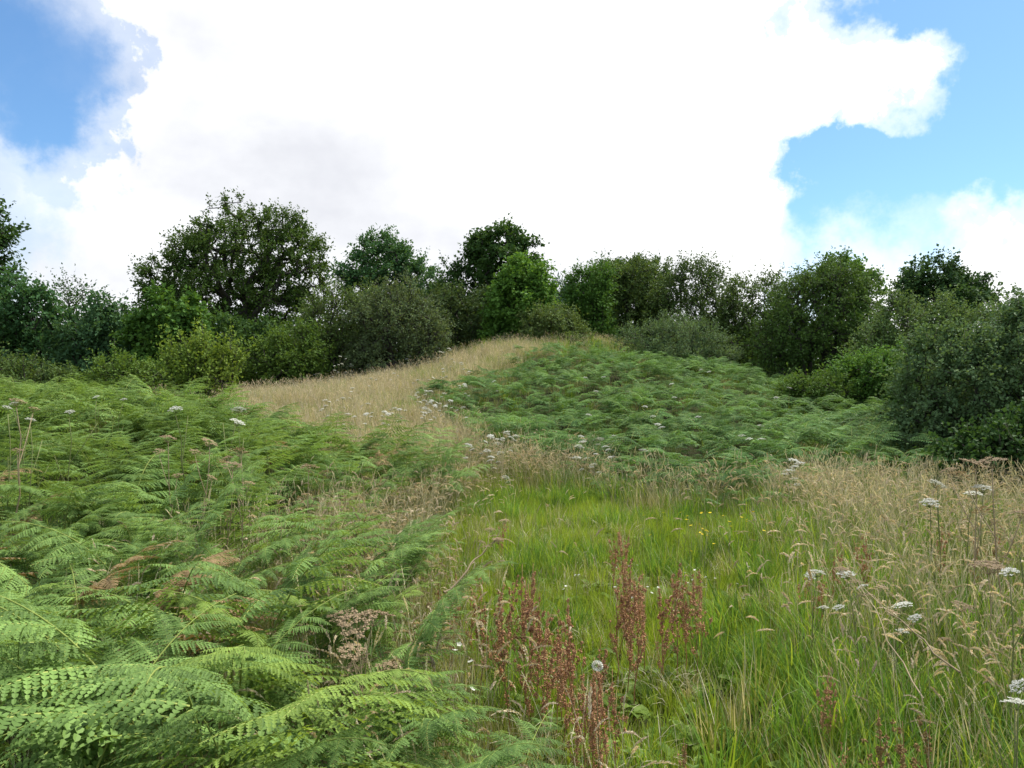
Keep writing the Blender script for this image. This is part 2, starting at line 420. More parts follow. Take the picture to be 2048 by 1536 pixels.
for P, R, _ in PLANS:
    mb = MB(); v, tr = tube(P, R, 5); mb.add(v, tr, rng.uniform(.2, .8)); STALK.append(mb.mesh('stalk', RACHIS, True))
def frond_joined(plan, low, mats, stalk=True, name='frond'):
    P, R, out = plan; mb = MB()
    if stalk: v, tr = tube(P[::3], R[::3] * 1.1, 3); mb.add(v, tr, .5, 1)
    for k, M in out:
        src = low[k % len(low)]; A = np.array(M)
        V = np.concatenate(src.V) @ A[:3, :3].T + A[:3, 3]
        T = np.concatenate(src.T); mb.V.append(V); mb.T.append(T + mb.n); mb.n += len(V); mb.R.append(np.concatenate(src.R)); mb.M.append(np.concatenate(src.M))
    return mb.mesh(name, mats)
BLADE = [frond_joined(p, PINNA, [FERN, RACHIS], stalk=False, name='blade') for p in PLANS]
BLADE_BR = [frond_joined(p, PLOW, [FERNB, FERNB], stalk=False, name='blade_brown') for p in PLANS[:3]]
LOWF = [frond_joined(frond_plan(300 + i, s0m=.5, Lp=.44), PLOW, [FERN, RACHIS], name='frond_bank') for i in range(6)]
LOWM = [frond_joined(frond_plan(320 + i, flat=random.uniform(95, 140), s0m=.58, Lp=.36), PLOW, [FERNM, RACHIS], name='frond_mound') for i in range(7)]

# ------------------------------------------------------------------ grass prototypes
def blade_tuft(seed, n, h, spreadr, mats, wid=.0035, lean=.5, drymix=0.0):
    r = np.random.default_rng(seed); mb = MB()
    for i in range(n):
        a = r.uniform(0, 2 * np.pi); rad = spreadr * math.sqrt(r.uniform()); b = np.array([rad * math.cos(a), rad * math.sin(a), -.02])
        az = a + r.normal(0, .9); L = h * r.uniform(.55, 1.1); th = abs(r.normal(.08, .12)); bend = r.uniform(.2, 1.0) * lean * 2.2
        side = np.array([-math.sin(az), math.cos(az), 0]); w = wid * r.uniform(.7, 1.4)
        p = b.copy(); Vv = []; K = 4
        for k in range(K + 1):
            f = (1 - (k / K) ** 2.2) if k < K else 0
            if k < K: Vv += [p - side * w * f, p + side * w * f]
            else: Vv += [p]
            ang = th + bend * (k / K) ** 1.2
            p = p + L / K * np.array([math.cos(az) * math.sin(ang), math.sin(az) * math.sin(ang), math.cos(ang)])
        Tt = []
        for k in range(K - 1): j = 2 * k; Tt += [(j, j + 1, j + 3), (j, j + 3, j + 2)]
        j = 2 * (K - 1); Tt.append((j, j + 1, j + 2))
        mb.add(Vv, Tt, r.uniform(), 1 if r.uniform() < drymix else 0)
    return mb.mesh('grass_tuft', mats)
TUFT_LUSH = [blade_tuft(400 + i, 42, .34, .11, [GRASS, OLIVE], drymix=.1, lean=.45) for i in range(6)]
TUFT_DEEP = [blade_tuft(410 + i, 40, .50, .12, [GRASSD, GRASS], wid=.0045, drymix=.3, lean=.75) for i in range(5)]
TUFT_MIX = [blade_tuft(420 + i, 40, .46, .13, [OLIVE, STRAW], drymix=.4, lean=.4) for i in range(5)]
TUFT_DRY = [blade_tuft(430 + i, 60, .55, .22, [STRAW, OLIVE], wid=.005, drymix=.25, lean=.4) for i in range(5)]

def fog_clump(seed, n, h, spreadr, mats, nod=1.0, fat=1.0, headL=.095, low=False):
    """flowering grass stems with soft nodding heads"""
    r = np.random.default_rng(seed); mb = MB()
    for i in range(n):
        a = r.uniform(0, 2 * np.pi); rad = spreadr * math.sqrt(r.uniform()); az = r.uniform(0, 2 * np.pi)
        L = h * r.uniform(.7, 1.12); K = 7; p = np.array([rad * math.cos(a), rad * math.sin(a), -.02]); th = abs(r.normal(.05, .12)); bend = r.uniform(.3, 1.5) * nod
        pts = [p]; hl = headL * r.uniform(.7, 1.2)
        dirs = []
        for k in range(K):
            ang = th + bend * max(0, (k / (K - 1)) ** 3.0)
            dd = np.array([math.cos(az) * math.sin(ang), math.sin(az) * math.sin(ang), math.cos(ang)]); dirs.append(dd)
            p = p + dd * (L - hl) / K; pts.append(p)
        v, tr = tube(pts, np.linspace(.0014, .0008, len(pts)), 3); mb.add(v, tr, r.uniform(), 1)
        rr = r.uniform(); wmax = .0080 * fat * r.uniform(.7, 1.3); M_ = 16 if low else 64; droop = r.uniform(.2, .9) * nod
        for j in range(M_):
            u = (j + r.uniform()) / M_; ang = th + bend + droop * u
            dd = np.array([math.cos(az) * math.sin(ang), math.sin(az) * math.sin(ang), math.cos(ang)])
            c = pts[-1] + dd * hl * u; q = unit(r.normal(size=3)); q = unit(q - dd * q.dot(dd)); w = wmax * (math.sin(math.pi * (u * .86 + .1)) ** .8)
            e = unit(q * .5 + dd); s_ = unit(np.cross(e, r.normal(size=3))); l2 = w * 1.9
            mb.add([c, c + e * l2 * .55 + s_ * w * .42, c + e * l2, c + e * l2 * .55 - s_ * w * .42], [(0, 1, 2), (0, 2, 3)], np.clip(rr + r.normal(0, .15), 0, 1), 0)
    return mb.mesh('flowering_grass', mats)
FOG = [fog_clump(500 + i, 7, .72, .13, [HEADM, OLIVE], fat=.92, nod=.8) for i in range(7)]
FOGS = [fog_clump(520 + i, 16, .66, .28, [HEADM, STRAW], nod=.5, fat=1.1, low=True) for i in range(5)]

BENT = [fog_clump(540 + i, 9, .70, .15, [STRAW, STRAW], nod=.22, fat=.6, headL=.13) for i in range(4)]

# ------------------------------------------------------------------ the uncountable ground cover
P = spread(9500, -2.4, 3.2, 1.5, 12.8)
keep = (~zone_bank(P) | (rng.uniform(size=len(P)) < .25)) & (P[:, 0] < edge_right(P[:, 1]) + rng.normal(0, .25, len(P))) & (~zone_mound(P) | (P[:, 1] < fern_front(P[:, 0]) + .9))
P = P[keep]; n = len(P)
idx = rng.integers(0, 6, n); mixed = (rng.uniform(size=n) < .07 + .6 * sstep(.6, .0, (P[:, 0] - edge_left(P[:, 1])))); idx[mixed] = 6 + rng.integers(0, 5, mixed.sum())
deep = (noise2(P[:, 0], P[:, 1], 1.6) > .6) & (rng.uniform(size=n) < .6) & ~mixed; idx[deep] = 11 + rng.integers(0, 5, deep.sum())
scl = rng.uniform(.55, 1.15, n) * np.interp(P[:, 1], [1.5, 3, 6, 12], [.45, .55, .62, .8])
scatter('path_grass', 'short bright green grass along the path through the middle', 'grass', TUFT_LUSH + TUFT_MIX + TUFT_DEEP, P, rots(n), scl, idx)

P = spread(11500, .8, 9.5, 1.6, 11.8)
keep = (P[:, 0] > edge_right(P[:, 1]) + rng.normal(0, .25, len(P))) & (P[:, 1] < fern_front(P[:, 0]) + .8)
P = P[keep]; n = len(P)
nearf = sstep(6.5, 3.0, P[:, 1]); u = rng.uniform(size=n); idx = np.where(u < .25 + .6 * nearf, rng.integers(0, 5, n), np.where(u < .85, 5 + rng.integers(0, 5, n), 10 + rng.integers(0, 5, n)))
scatter('meadow_grass', 'tall mixed green and straw grass on the right', 'grass', TUFT_DEEP + TUFT_LUSH[:5] + TUFT_MIX, P, rots(n, .16), rng.uniform(.5, .95, n), idx)
P = spread(6000, .9, 9.5, 1.9, 11.3)
dR = P[:, 0] - edge_right(P[:, 1])
keep = (dR > rng.normal(.15, .3, len(P))) & (P[:, 1] < fern_front(P[:, 0]) + .4) & (rng.uniform(size=len(P)) < np.interp(P[:, 1], [2, 3, 4.5, 7, 10], [.85, 1, 1, .8, .6]) * np.clip(.4 + noise2(P[:, 0], P[:, 1], .9), 0, 1) * (.25 + .75 * sstep(0, 1.0, dR)))
P = P[keep]; n = len(P)
scatter('meadow_seed_heads', 'nodding pinkish buff grass heads filling the right meadow', 'grass', FOG + BENT, P, rots(n, .12), rng.uniform(.68, 1.05, n), np.where(rng.uniform(size=n) < .55, rng.integers(0, 7, n), 7 + rng.integers(0, 4, n)))
P = spread(5200, -3.6, 1.3, 2.2, 13.5)
dL = P[:, 0] - edge_left(P[:, 1])
pr = np.exp(-((dL + .12) / .45) ** 2) * .95 * np.interp(P[:, 1], [2, 3.5, 5], [.12, .4, 1]) + .16 * (dL < 0) * (P[:, 1] > 3.2) + .012 + .5 * np.exp(-((P[:, 1] - 11.5) / 1.0) ** 2) * (P[:, 0] > -1.5)
keep = (rng.uniform(size=len(P)) < pr) & (dL > -1.7) & ((P[:, 1] < 9) | (dL > -.2))
P = P[keep]; n = len(P)
scatter('bank_seed_heads', 'pinkish dry grass heads between path and bracken bank', 'grass', FOG + BENT, P, rots(n, .12), rng.uniform(.7, 1.1, n), rng.integers(0, 11, n))
P = spread(5000, -1.6, 4.5, 8.4, 14); dF = P[:, 1] - fern_front(P[:, 0])
P = P[rng.uniform(size=len(P)) < np.exp(-((dF + .1) / .55) ** 2) * .55]; n = len(P)
scatter('mound_foot_grass', 'tall mixed grass along the ragged front of the mound bracken', 'grass', FOG[:4] + BENT + TUFT_MIX[:4] + TUFT_DEEP[:3], P, rots(n, .14), rng.uniform(.7, 1.15, n), rng.integers(0, 15, n))

P = spread(16000, -16, 5, 12.5, 33)
w = (noise2(P[:, 0], P[:, 1], .6) - .5) * 1.6
keep = ~zone_mound(P) & ~zone_bank(P)
P = P[keep]; n = len(P)
idx = np.where(rng.uniform(size=n) < .42, 5 + rng.integers(0, 5, n), rng.integers(0, 5, n)); gr = noise2(P[:, 0], P[:, 1], .5) > .52; g2 = gr & (rng.uniform(size=n) < .6); idx[g2] = 10 + rng.integers(0, 5, g2.sum()); g3 = (noise2(P[:, 0] + 40, P[:, 1], .8) > .57) & (rng.uniform(size=n) < .4); idx[g3] = 15 + rng.integers(0, 3, g3.sum())
scatter('slope_grass', 'straw coloured dry grass covering the left of the mound', 'grass', TUFT_DRY + FOGS + TUFT_MIX + TUFT_DEEP[:3], P, rots(n, .1), rng.uniform(.75, 1.15, n), idx)

# grass under bracken and along the hedge foot
P = spread(7000, -14, 16, 2, 34); keep = (zone_bank(P) & (P[:, 1] > 3.4) & (rng.uniform(size=len(P)) < .55)) | (zone_mound(P) & (rng.uniform(size=len(P)) < .35)); P = P[keep]; n = len(P)
scatter('under_grass', 'green and olive grass growing between bracken stalks', 'grass', TUFT_DEEP + TUFT_MIX, P, rots(n), rng.uniform(.7, 1.1, n), rng.integers(0, 10, n))
P = spread(9000, -30, 34, 26, 48); n = len(P)
scatter('hedge_foot_grass', 'rough olive grass at the foot of the trees', 'grass', TUFT_MIX + TUFT_DEEP, P, rots(n), rng.uniform(1.0, 1.7, n), rng.integers(0, 10, n))

def rosette(seed):
    r = np.random.default_rng(seed); mb = MB()
    for q in range(7):
        az = q * 2.4 + r.normal(0, .2); L = r.uniform(.07, .15); w = L * r.uniform(.2, .32); d = np.array([math.cos(az), math.sin(az), 0]); s_ = np.array([-d[1], d[0], 0]); up = r.uniform(.5, 1.3)
        c = [d * L * f + np.array([0, 0, .03 + L * (up * f - .8 * f * f)]) for f in (0, .35, .7, 1)]; ww = (.1, 1, .75)
        mb.add([c[0], c[1] + s_ * w, c[1] - [0, 0, .01], c[1] - s_ * w, c[2] + s_ * w * .75, c[2] - [0, 0, .01], c[2] - s_ * w * .75, c[3]], [(0, 2, 1), (0, 3, 2), (1, 2, 5), (1, 5, 4), (2, 3, 6), (2, 6, 5), (4, 5, 7), (5, 6, 7)], r.uniform())
    return mb.mesh('leafy_weed', DOCKL)
WEED = [rosette(800 + i) for i in range(4)]
THATCH = [blade_tuft(830 + i, 40, .34, .16, [STRAW, OLIVE], wid=.003, drymix=.4, lean=1.5) for i in range(3)]
P = spread(2600, -1.2, 4.0, 1.6, 9.5); keep = ~zone_bank(P) & (noise2(P[:, 0], P[:, 1], 1.3) > .42); P = P[keep]; n = len(P)
scatter('leafy_weeds', 'broad leaved weeds and flattened dead grass low in the path grass', 'weeds', WEED + THATCH, P + np.array([0, 0, .05]), rots(n, .25), rng.uniform(.4, .8, n), np.where(rng.uniform(size=n) < .86, rng.integers(0, 4, n), 4 + rng.integers(0, 3, n)))

# ------------------------------------------------------------------ bracken on the mound (one mass)
P = spread(14000, -3, 24, 8, 31); P = P[zone_mound(P)]
P = P[rng.uniform(size=len(P)) < np.interp(P[:, 1], [9, 14, 30], [1, 1, .8])]
n = len(P); lump = .5 * noise2(P[:, 0], P[:, 1], .8) + .5 * noise2(P[:, 0], P[:, 1], 1.9, 2)
scatter('mound_bracken', 'dense green bracken blanketing the right side of the mound', 'bracken', LOWM, P, np.stack([rng.normal(0, .1, n), rng.normal(0, .1, n), rng.uniform(0, 6.28, n)], 1), rng.uniform(.55, .82, n) * np.clip(.1 + 1.55 * lump, .4, 1.15) * np.interp(P[:, 1], [9, 12, 15, 24, 29], [1.2, 1.15, 1.0, .95, .7]) * .88 * (.5 + .5 * sstep(-.2, 1.3, P[:, 1] - fern_front(P[:, 0]) + rng.normal(0, .3, n))), rng.integers(0, 7, n))

# ------------------------------------------------------------------ bracken on the left bank
P = spread(5600, -11, .6, 1.35, 16.8); P = P[zone_bank(P)]
dens = np.interp(P[:, 1], [1.3, 3, 6, 16], [1, 1, .9, .6])
gap = np.exp(-((P[:, 0] - edge_left(P[:, 1]) + .5) / .55) ** 2) * np.exp(-((P[:, 1] - 6.6) / 1.6) ** 2)
hollow = sstep(.40, .30, noise2(P[:, 0] + 3, P[:, 1], 1.2, 2)) * (P[:, 1] > 2.3)
P = P[rng.uniform(size=len(P)) < dens * (1 - .8 * gap) * (1 - .9 * hollow * (P[:, 1] < 8.5))]
dist = np.hypot(P[:, 0], P[:, 1]); P = P[dist > 1.35]; dist = np.hypot(P[:, 0], P[:, 1])
order = np.argsort(dist); P = P[order]; dist = dist[order]
# thin out the very near ones so that single plants stand apart
sel = []; rest = []
for p in P:
    if len(sel) < 290:
        mind = .135 if p[1] < 2.8 else (.17 if p[1] < 5 else .23)
        if all((p[0] - q[0]) ** 2 + (p[1] - q[1]) ** 2 > mind ** 2 for q in sel): sel.append(p)
    else: rest.append(p)
rest = np.array(rest); n = len(rest)
scatter('bank_bracken', 'mass of green bracken on the far part of the left bank', 'bracken', LOWF, rest, np.stack([rng.normal(0, .1, n), rng.normal(0, .1, n), rng.normal(-1.2, 1.4, n)], 1), rng.uniform(.55, .95, n) * (1 + .25 * np.exp(-((rest[:, 0] + 1.6) / 1.2) ** 2 - ((rest[:, 1] - 10.2) / 1.2) ** 2)), rng.integers(0, 6, n))
print('bank bracken', len(sel), n, 'farthest single', np.hypot(sel[-1][0], sel[-1][1]))

def bracken(p, detailed, label, group, sc, rz, tilt=(0, 0), brown=False, v=None):
    v = int(rng.integers(0, len(PLANS))) if v is None else v
    if brown: v %= 3
    o = thing('bracken_frond', p, label, 'bracken', group, rz, sc, tilt)
    obj('stalk', STALK[v], o)
    if detailed:
        ye = rng.uniform() < .16
        for k, M in PLANS[v][2]:
            obj('pinna', (PINNA_BR[k % 2] if brown else (PINNA_Y if ye else PINNA_ME)[k]), o, M)
    else: obj('blade', BLADE_BR[v] if brown else BLADE[v], o)
    return o
for i, p in enumerate(sel):
    px = 1024 + p[0] / p[1] * F
    sc = float(np.interp(p[1], [1.4, 2.2, 3.5, 6, 9], [.60, .70, .80, .84, .86]) * rng.uniform(.78, 1.12))
    sc *= .72 + .56 * float(noise2(p[0], p[1], .9, 2))
    if p[1] < 2.6 and p[0] < -.7: sc *= 1.12
    if p[1] < 3.2 and p[0] > -.7: sc *= .78
    brown = (p[1] > 3.4) and rng.uniform() < .035
    if brown: lab, grp = 'withered brown bracken frond among green ones on the left bank', 'withered bracken fronds'
    elif p[1] < 2.6 and px > 560: lab, grp = 'green bracken frond at the bottom centre beside the red docks', 'bracken fronds at the bottom centre'
    elif p[1] < 2.6: lab, grp = 'large green bracken frond in the bottom left corner', 'bracken fronds in the bottom left corner'
    elif p[1] < 4.5: lab, grp = 'green bracken frond halfway up the left bank', 'bracken fronds halfway up the left bank'
    elif px < 300: lab, grp = 'small green bracken frond high on the bank at the left edge', 'bracken fronds at the left edge'
    elif px < 580: lab, grp = 'small green bracken frond on the bank below the yellow sapling', 'bracken fronds below the sapling'
    else: lab, grp = 'small green bracken frond where the bank meets the path grass', 'bracken fronds at the path side of the bank'
    bracken(p, i < 85, lab, grp, sc, float(rng.normal(-.9, 1.5)), (float(rng.normal(0, .1)), float(rng.normal(0, .1))), brown)

# ------------------------------------------------------------------ trees and shrubs
def leaf_quads(C, D, NRM, L, Wd, r):
    """rhombic leaves at C along D with normals NRM"""
    n = len(C); S = unit(np.cross(NRM, D)); L = L[:, None]; Wd = Wd[:, None]
    fold = NRM * (Wd * .35)
    V = np.stack([C, C + D * L * .45 + S * Wd + fold, C + D * L, C + D * L * .45 - S * Wd + fold], 1).reshape(-1, 3)
    b = np.arange(n)[:, None] * 4
    T = np.concatenate([b + np.array([[0, 1, 2]]), b + np.array([[0, 2, 3]])], 1).reshape(-1, 3)
    return V, T, np.repeat(r, 4)

def make_tree(name, label, cat, Y, lobes, base_px, style, leaf, bark=None, n_pts=420, twigs=5, per=9, tw=.55, lsize=.09, lw=.32, trunk_r=.2,
              up=.25, droop=0.0, fill=.33, stems=1, split=False, group=None, seed=0, fork=.35, thick=.028, depth=1.0, bf=.25, base_z=None, skirt=True, wobble=1.0):
    r = np.random.default_rng(seed + 1000)
    bx = (base_px - 1024) / F * Y; bz = float(ground(bx, Y)) if base_z is None else base_z
    base = np.array([bx, Y, bz])
    L = []
    for lb in lobes:
        px, py, rx, ry = lb[:4]; dy = lb[4] if len(lb) > 4 else 0.0
        c = at(px, py, Y) + np.array([0, dy, 0]); L.append((c - base, np.array([rx / F * Y, rx / F * Y * depth, ry / F * Y])))
    n_pts = int(n_pts * 1.25); lsize = lsize * 1.16
    if skirt:
        x0 = min(c[0] - s[0] for c, s in L); x1 = max(c[0] + s[0] for c, s in L); tp = max(c[2] for c, s in L)
        for fx in (.2, .5, .8):
            L.append((np.array([x0 + (x1 - x0) * fx, 0, tp * .17]), np.array([(x1 - x0) * .24, (x1 - x0) * .24 * depth, tp * .26 + .2])))
    vol = np.array([np.prod(s) ** .6 for _, s in L]); cnt = np.maximum((vol / vol.sum() * n_pts).astype(int), 8)
    pts = []; outd = []
    for (c, s), k in zip(L, cnt):
        d = unit(r.normal(size=(k * 2, 3))); d = d[d[:, 2] > -.75][:k]
        rad = r.uniform(size=(len(d), 1)) ** fill
        wob = 1 + .2 * wobble * np.sin(d[:, :1] * 5 + r.uniform(0, 6)) + .10 * wobble * np.sin(d[:, 2:] * 7 + r.uniform(0, 6))
        q = c + d * rad * s * wob * .92
        inside = np.zeros(len(q), bool)
        for (c2, s2) in L:
            if c2 is c: continue
            inside |= (((q - c2) / s2) ** 2).sum(1) < .5
        kk = ~inside | (r.uniform(size=len(q)) < .35)
        pts.append(q[kk]); outd.append(unit(d / s)[kk])
    pts = np.concatenate(pts); outd = np.concatenate(outd)
    ok = pts[:, 2] > .12; pts = pts[ok]; outd = outd[ok]
    # skeleton: trunk nodes, then every point hangs on the cheapest earlier node
    top = max(c[2] for c, s in L); cen = np.mean([c for c, s in L], 0)
    nodes = []; par = []; plen = []
    for sidx in range(stems):
        a = 2 * np.pi * sidx / max(stems, 1) + r.uniform(0, 1); b0 = np.array([math.cos(a), math.sin(a), 0]) * (0 if stems == 1 else .25)
        dirh = (cen * np.array([1, 1, 0])) * .75 + b0 * 2.2; H = top * fork if stems > 1 else top * max(fork, .35)
        prev = -1; K = 6
        for k in range(K):
            f = k / (K - 1); nodes.append(b0 + dirh * f * f * .8 + np.array([r.normal(0, .05), r.normal(0, .05), 0]) * f * H * .3 + np.array([0, 0, H * f])); par.append(prev); plen.append(H * f); prev = len(nodes) - 1
    nt_ = len(nodes)
    order = np.argsort(np.linalg.norm(pts - np.array(nodes[min(3, nt_ - 1)]), axis=1)); pts = pts[order]; outd = outd[order]
    NP = np.zeros((nt_ + 2 * len(pts), 3)); NP[:nt_] = nodes; PL = np.zeros(len(NP)); PL[:nt_] = plen; m = nt_; par = list(par)
    minz = 2
    for p in pts:
        dd = np.linalg.norm(NP[:m] - p, axis=1); cost = dd + bf * PL[:m] + (NP[:m, 2] > p[2] + .2) * .4 * dd
        cost[:min(minz, nt_)] += 1.5 if stems == 1 else 0
        j = int(np.argmin(cost))
        if dd[j] > .9:                                     # a crooked joint halfway
            NP[m] = (NP[j] + p) / 2 + r.normal(0, .08, 3) * dd[j] + np.array([0, 0, .06 * dd[j]]); PL[m] = PL[j] + dd[j] / 2; par.append(j); j = m; m += 1
        NP[m] = p; PL[m] = PL[j] + np.linalg.norm(NP[j] - p); par.append(j); m += 1
    NP = NP[:m]; par = np.array(par)
    cntc = np.zeros(m)
    wgt = np.ones(m)
    for i in range(m - 1, -1, -1):
        if par[i] >= 0: wgt[par[i]] += wgt[i]
    rad = np.maximum(trunk_r * (wgt / wgt.max()) ** .47, thick * .35)
    limb = np.zeros(m, int); lid = 0
    for i in range(nt_, m):
        if par[i] < nt_:
            if wgt[i] > 14 and split: lid += 1; limb[i] = lid
            else: limb[i] = 0
        else: limb[i] = limb[par[i]]
    mbs = {k: MB() for k in range(lid + 1)}
    for i in range(m):
        j = par[i]
        if j < 0: continue
        ra = min(rad[j], rad[i] * 1.8); rb = rad[i]
        A = NP[j]; B = NP[i]
        k = 7 if rb > .06 else (4 if rb > .02 else 3)
        ax = unit(B - A); ref = np.array([0, 0, 1.]) if abs(ax[2]) < .8 else np.array([1., 0, 0]); u = unit(np.cross(ref, ax)); w = np.cross(ax, u)
        an = np.linspace(0, 2 * np.pi, k, endpoint=False); ring = np.cos(an)[:, None] * u + np.sin(an)[:, None] * w
        if i < nt_: flare = 1.5 if j < 1 else 1.0
        else: flare = 1
        Vv = np.concatenate([A + ring * (ra * flare if i >= nt_ else rad[j] * flare), B + ring * rb]); jj = np.arange(k); jn = (jj + 1) % k
        mbs[limb[i] if i >= nt_ else 0].add(Vv, np.concatenate([np.stack([jj, jn, jn + k], 1), np.stack([jj, jn + k, jj + k], 1)]))
    # twigs with leaves
    Q = np.repeat(pts, twigs, 0); O = np.repeat(outd, twigs, 0); k = len(Q)
    td = unit(O * .75 + r.normal(0, .62, (k, 3)) + np.array([0, 0, up]))
    tl = tw * r.uniform(.4, 1.2, k) * np.where(r.uniform(size=k) < .03, 1.5, 1.0)
    clump = np.repeat(r.uniform(0, 1, len(pts)), twigs)
    e = Q + td * tl[:, None]
    # twig wood as thin triangles prisms (every second)
    s2 = slice(0, k, 2); q0 = Q[s2]; q1 = e[s2]; sx = unit(np.cross(td[s2], r.normal(size=(len(q0), 3)))) * thick * .22; sy = unit(np.cross(td[s2], sx)) * thick * .22
    Vt = np.stack([q0 + sx, q0 - sx * .5 + sy, q0 - sx * .5 - sy, q1], 1).reshape(-1, 3); b = np.arange(len(q0))[:, None] * 4
    mbs[0].add(Vt, np.concatenate([b + np.array([[0, 1, 3]]), b + np.array([[1, 2, 3]]), b + np.array([[2, 0, 3]])], 1).reshape(-1, 3))
    u = r.uniform(.0, 1.05, (k, per)); C = Q[:, None] + td[:, None] * (tl[:, None] * u)[..., None]
    C[..., 2] -= droop * (tl[:, None] * u ** 2)
    C = C + r.normal(0, lsize * .42, C.shape)
    D = unit(td[:, None] * .6 + r.normal(0, .5, C.shape) + np.array([0, 0, -.15]))
    NR = unit(np.array([0, 0, .75]) + O[:, None] * .45 + r.normal(0, .42, C.shape))
    NR = unit(NR - D * (NR * D).sum(-1, keepdims=True))
    C = C.reshape(-1, 3); D = D.reshape(-1, 3); NR = NR.reshape(-1, 3); n = len(C)
    ls = lsize * r.uniform(.65, 1.3, n)
    rr = np.clip(.5 * np.repeat(clump, per) + .5 * r.uniform(0, 1, n), 0, 1)
    ok = C[:, 2] > .02
    V, T, R_ = leaf_quads(C[ok], D[ok], NR[ok], ls[ok], ls[ok] * lw, rr[ok])
    o = thing(name, base, label, cat, group)
    tm = mbs[0].mesh('trunk', bark or BARK, True); tr_ = obj('trunk', tm, o)
    for q in range(1, lid + 1):
        if mbs[q].n: obj('limb', mbs[q].mesh('limb', bark or BARK, True), tr_)
    obj('crown', mesh_from('crown', V, T, leaf, R_), o)
    return o

dr = lambda c: c and (c[0] * .88, c[1] * .97, c[2])
G = lambda name, c, c2=None, **k: leafmat('leaf_' + name, dr(c), dr(c2), **{**dict(trans=.28, patch=.5, rough=.6, spec=.1, ovar=0, var=.18), **k})
OAKL = G('oak', (0.053, 0.099, 0.021), (0.103, 0.165, 0.031))
DARK = G('dark', (0.045, 0.093, 0.026), (0.082, 0.150, 0.036))
ASH = G('ash', (0.053, 0.123, 0.044), (0.095, 0.188, 0.062))
BLUE = G('bluegreen', (0.055, 0.123, 0.052), (0.103, 0.188, 0.073))
HAW = G('hawthorn', (0.077, 0.123, 0.034), (0.145, 0.203, 0.055))
HAWY = G('hawthorn_yellow', (.092, .160, .028), (.165, .240, .045))
MAPLE = G('maple', (.088, .185, .032), (.165, .290, .050))
MID = G('mid', (0.077, 0.162, 0.031), (0.132, 0.240, 0.044))
GREYG = G('greygreen', (0.112, 0.173, 0.068), (0.191, 0.262, 0.111))
SALLOW = G('sallow', (0.087, 0.150, 0.055), (0.185, 0.262, 0.111))
YOUNG = G('young', (.130, .215, .030), (.270, .330, .060))
HAZEB = G('far_haze', (0.092, 0.150, 0.111), (0.132, 0.210, 0.156))  # distance haze put into the leaf colour, paler and bluer

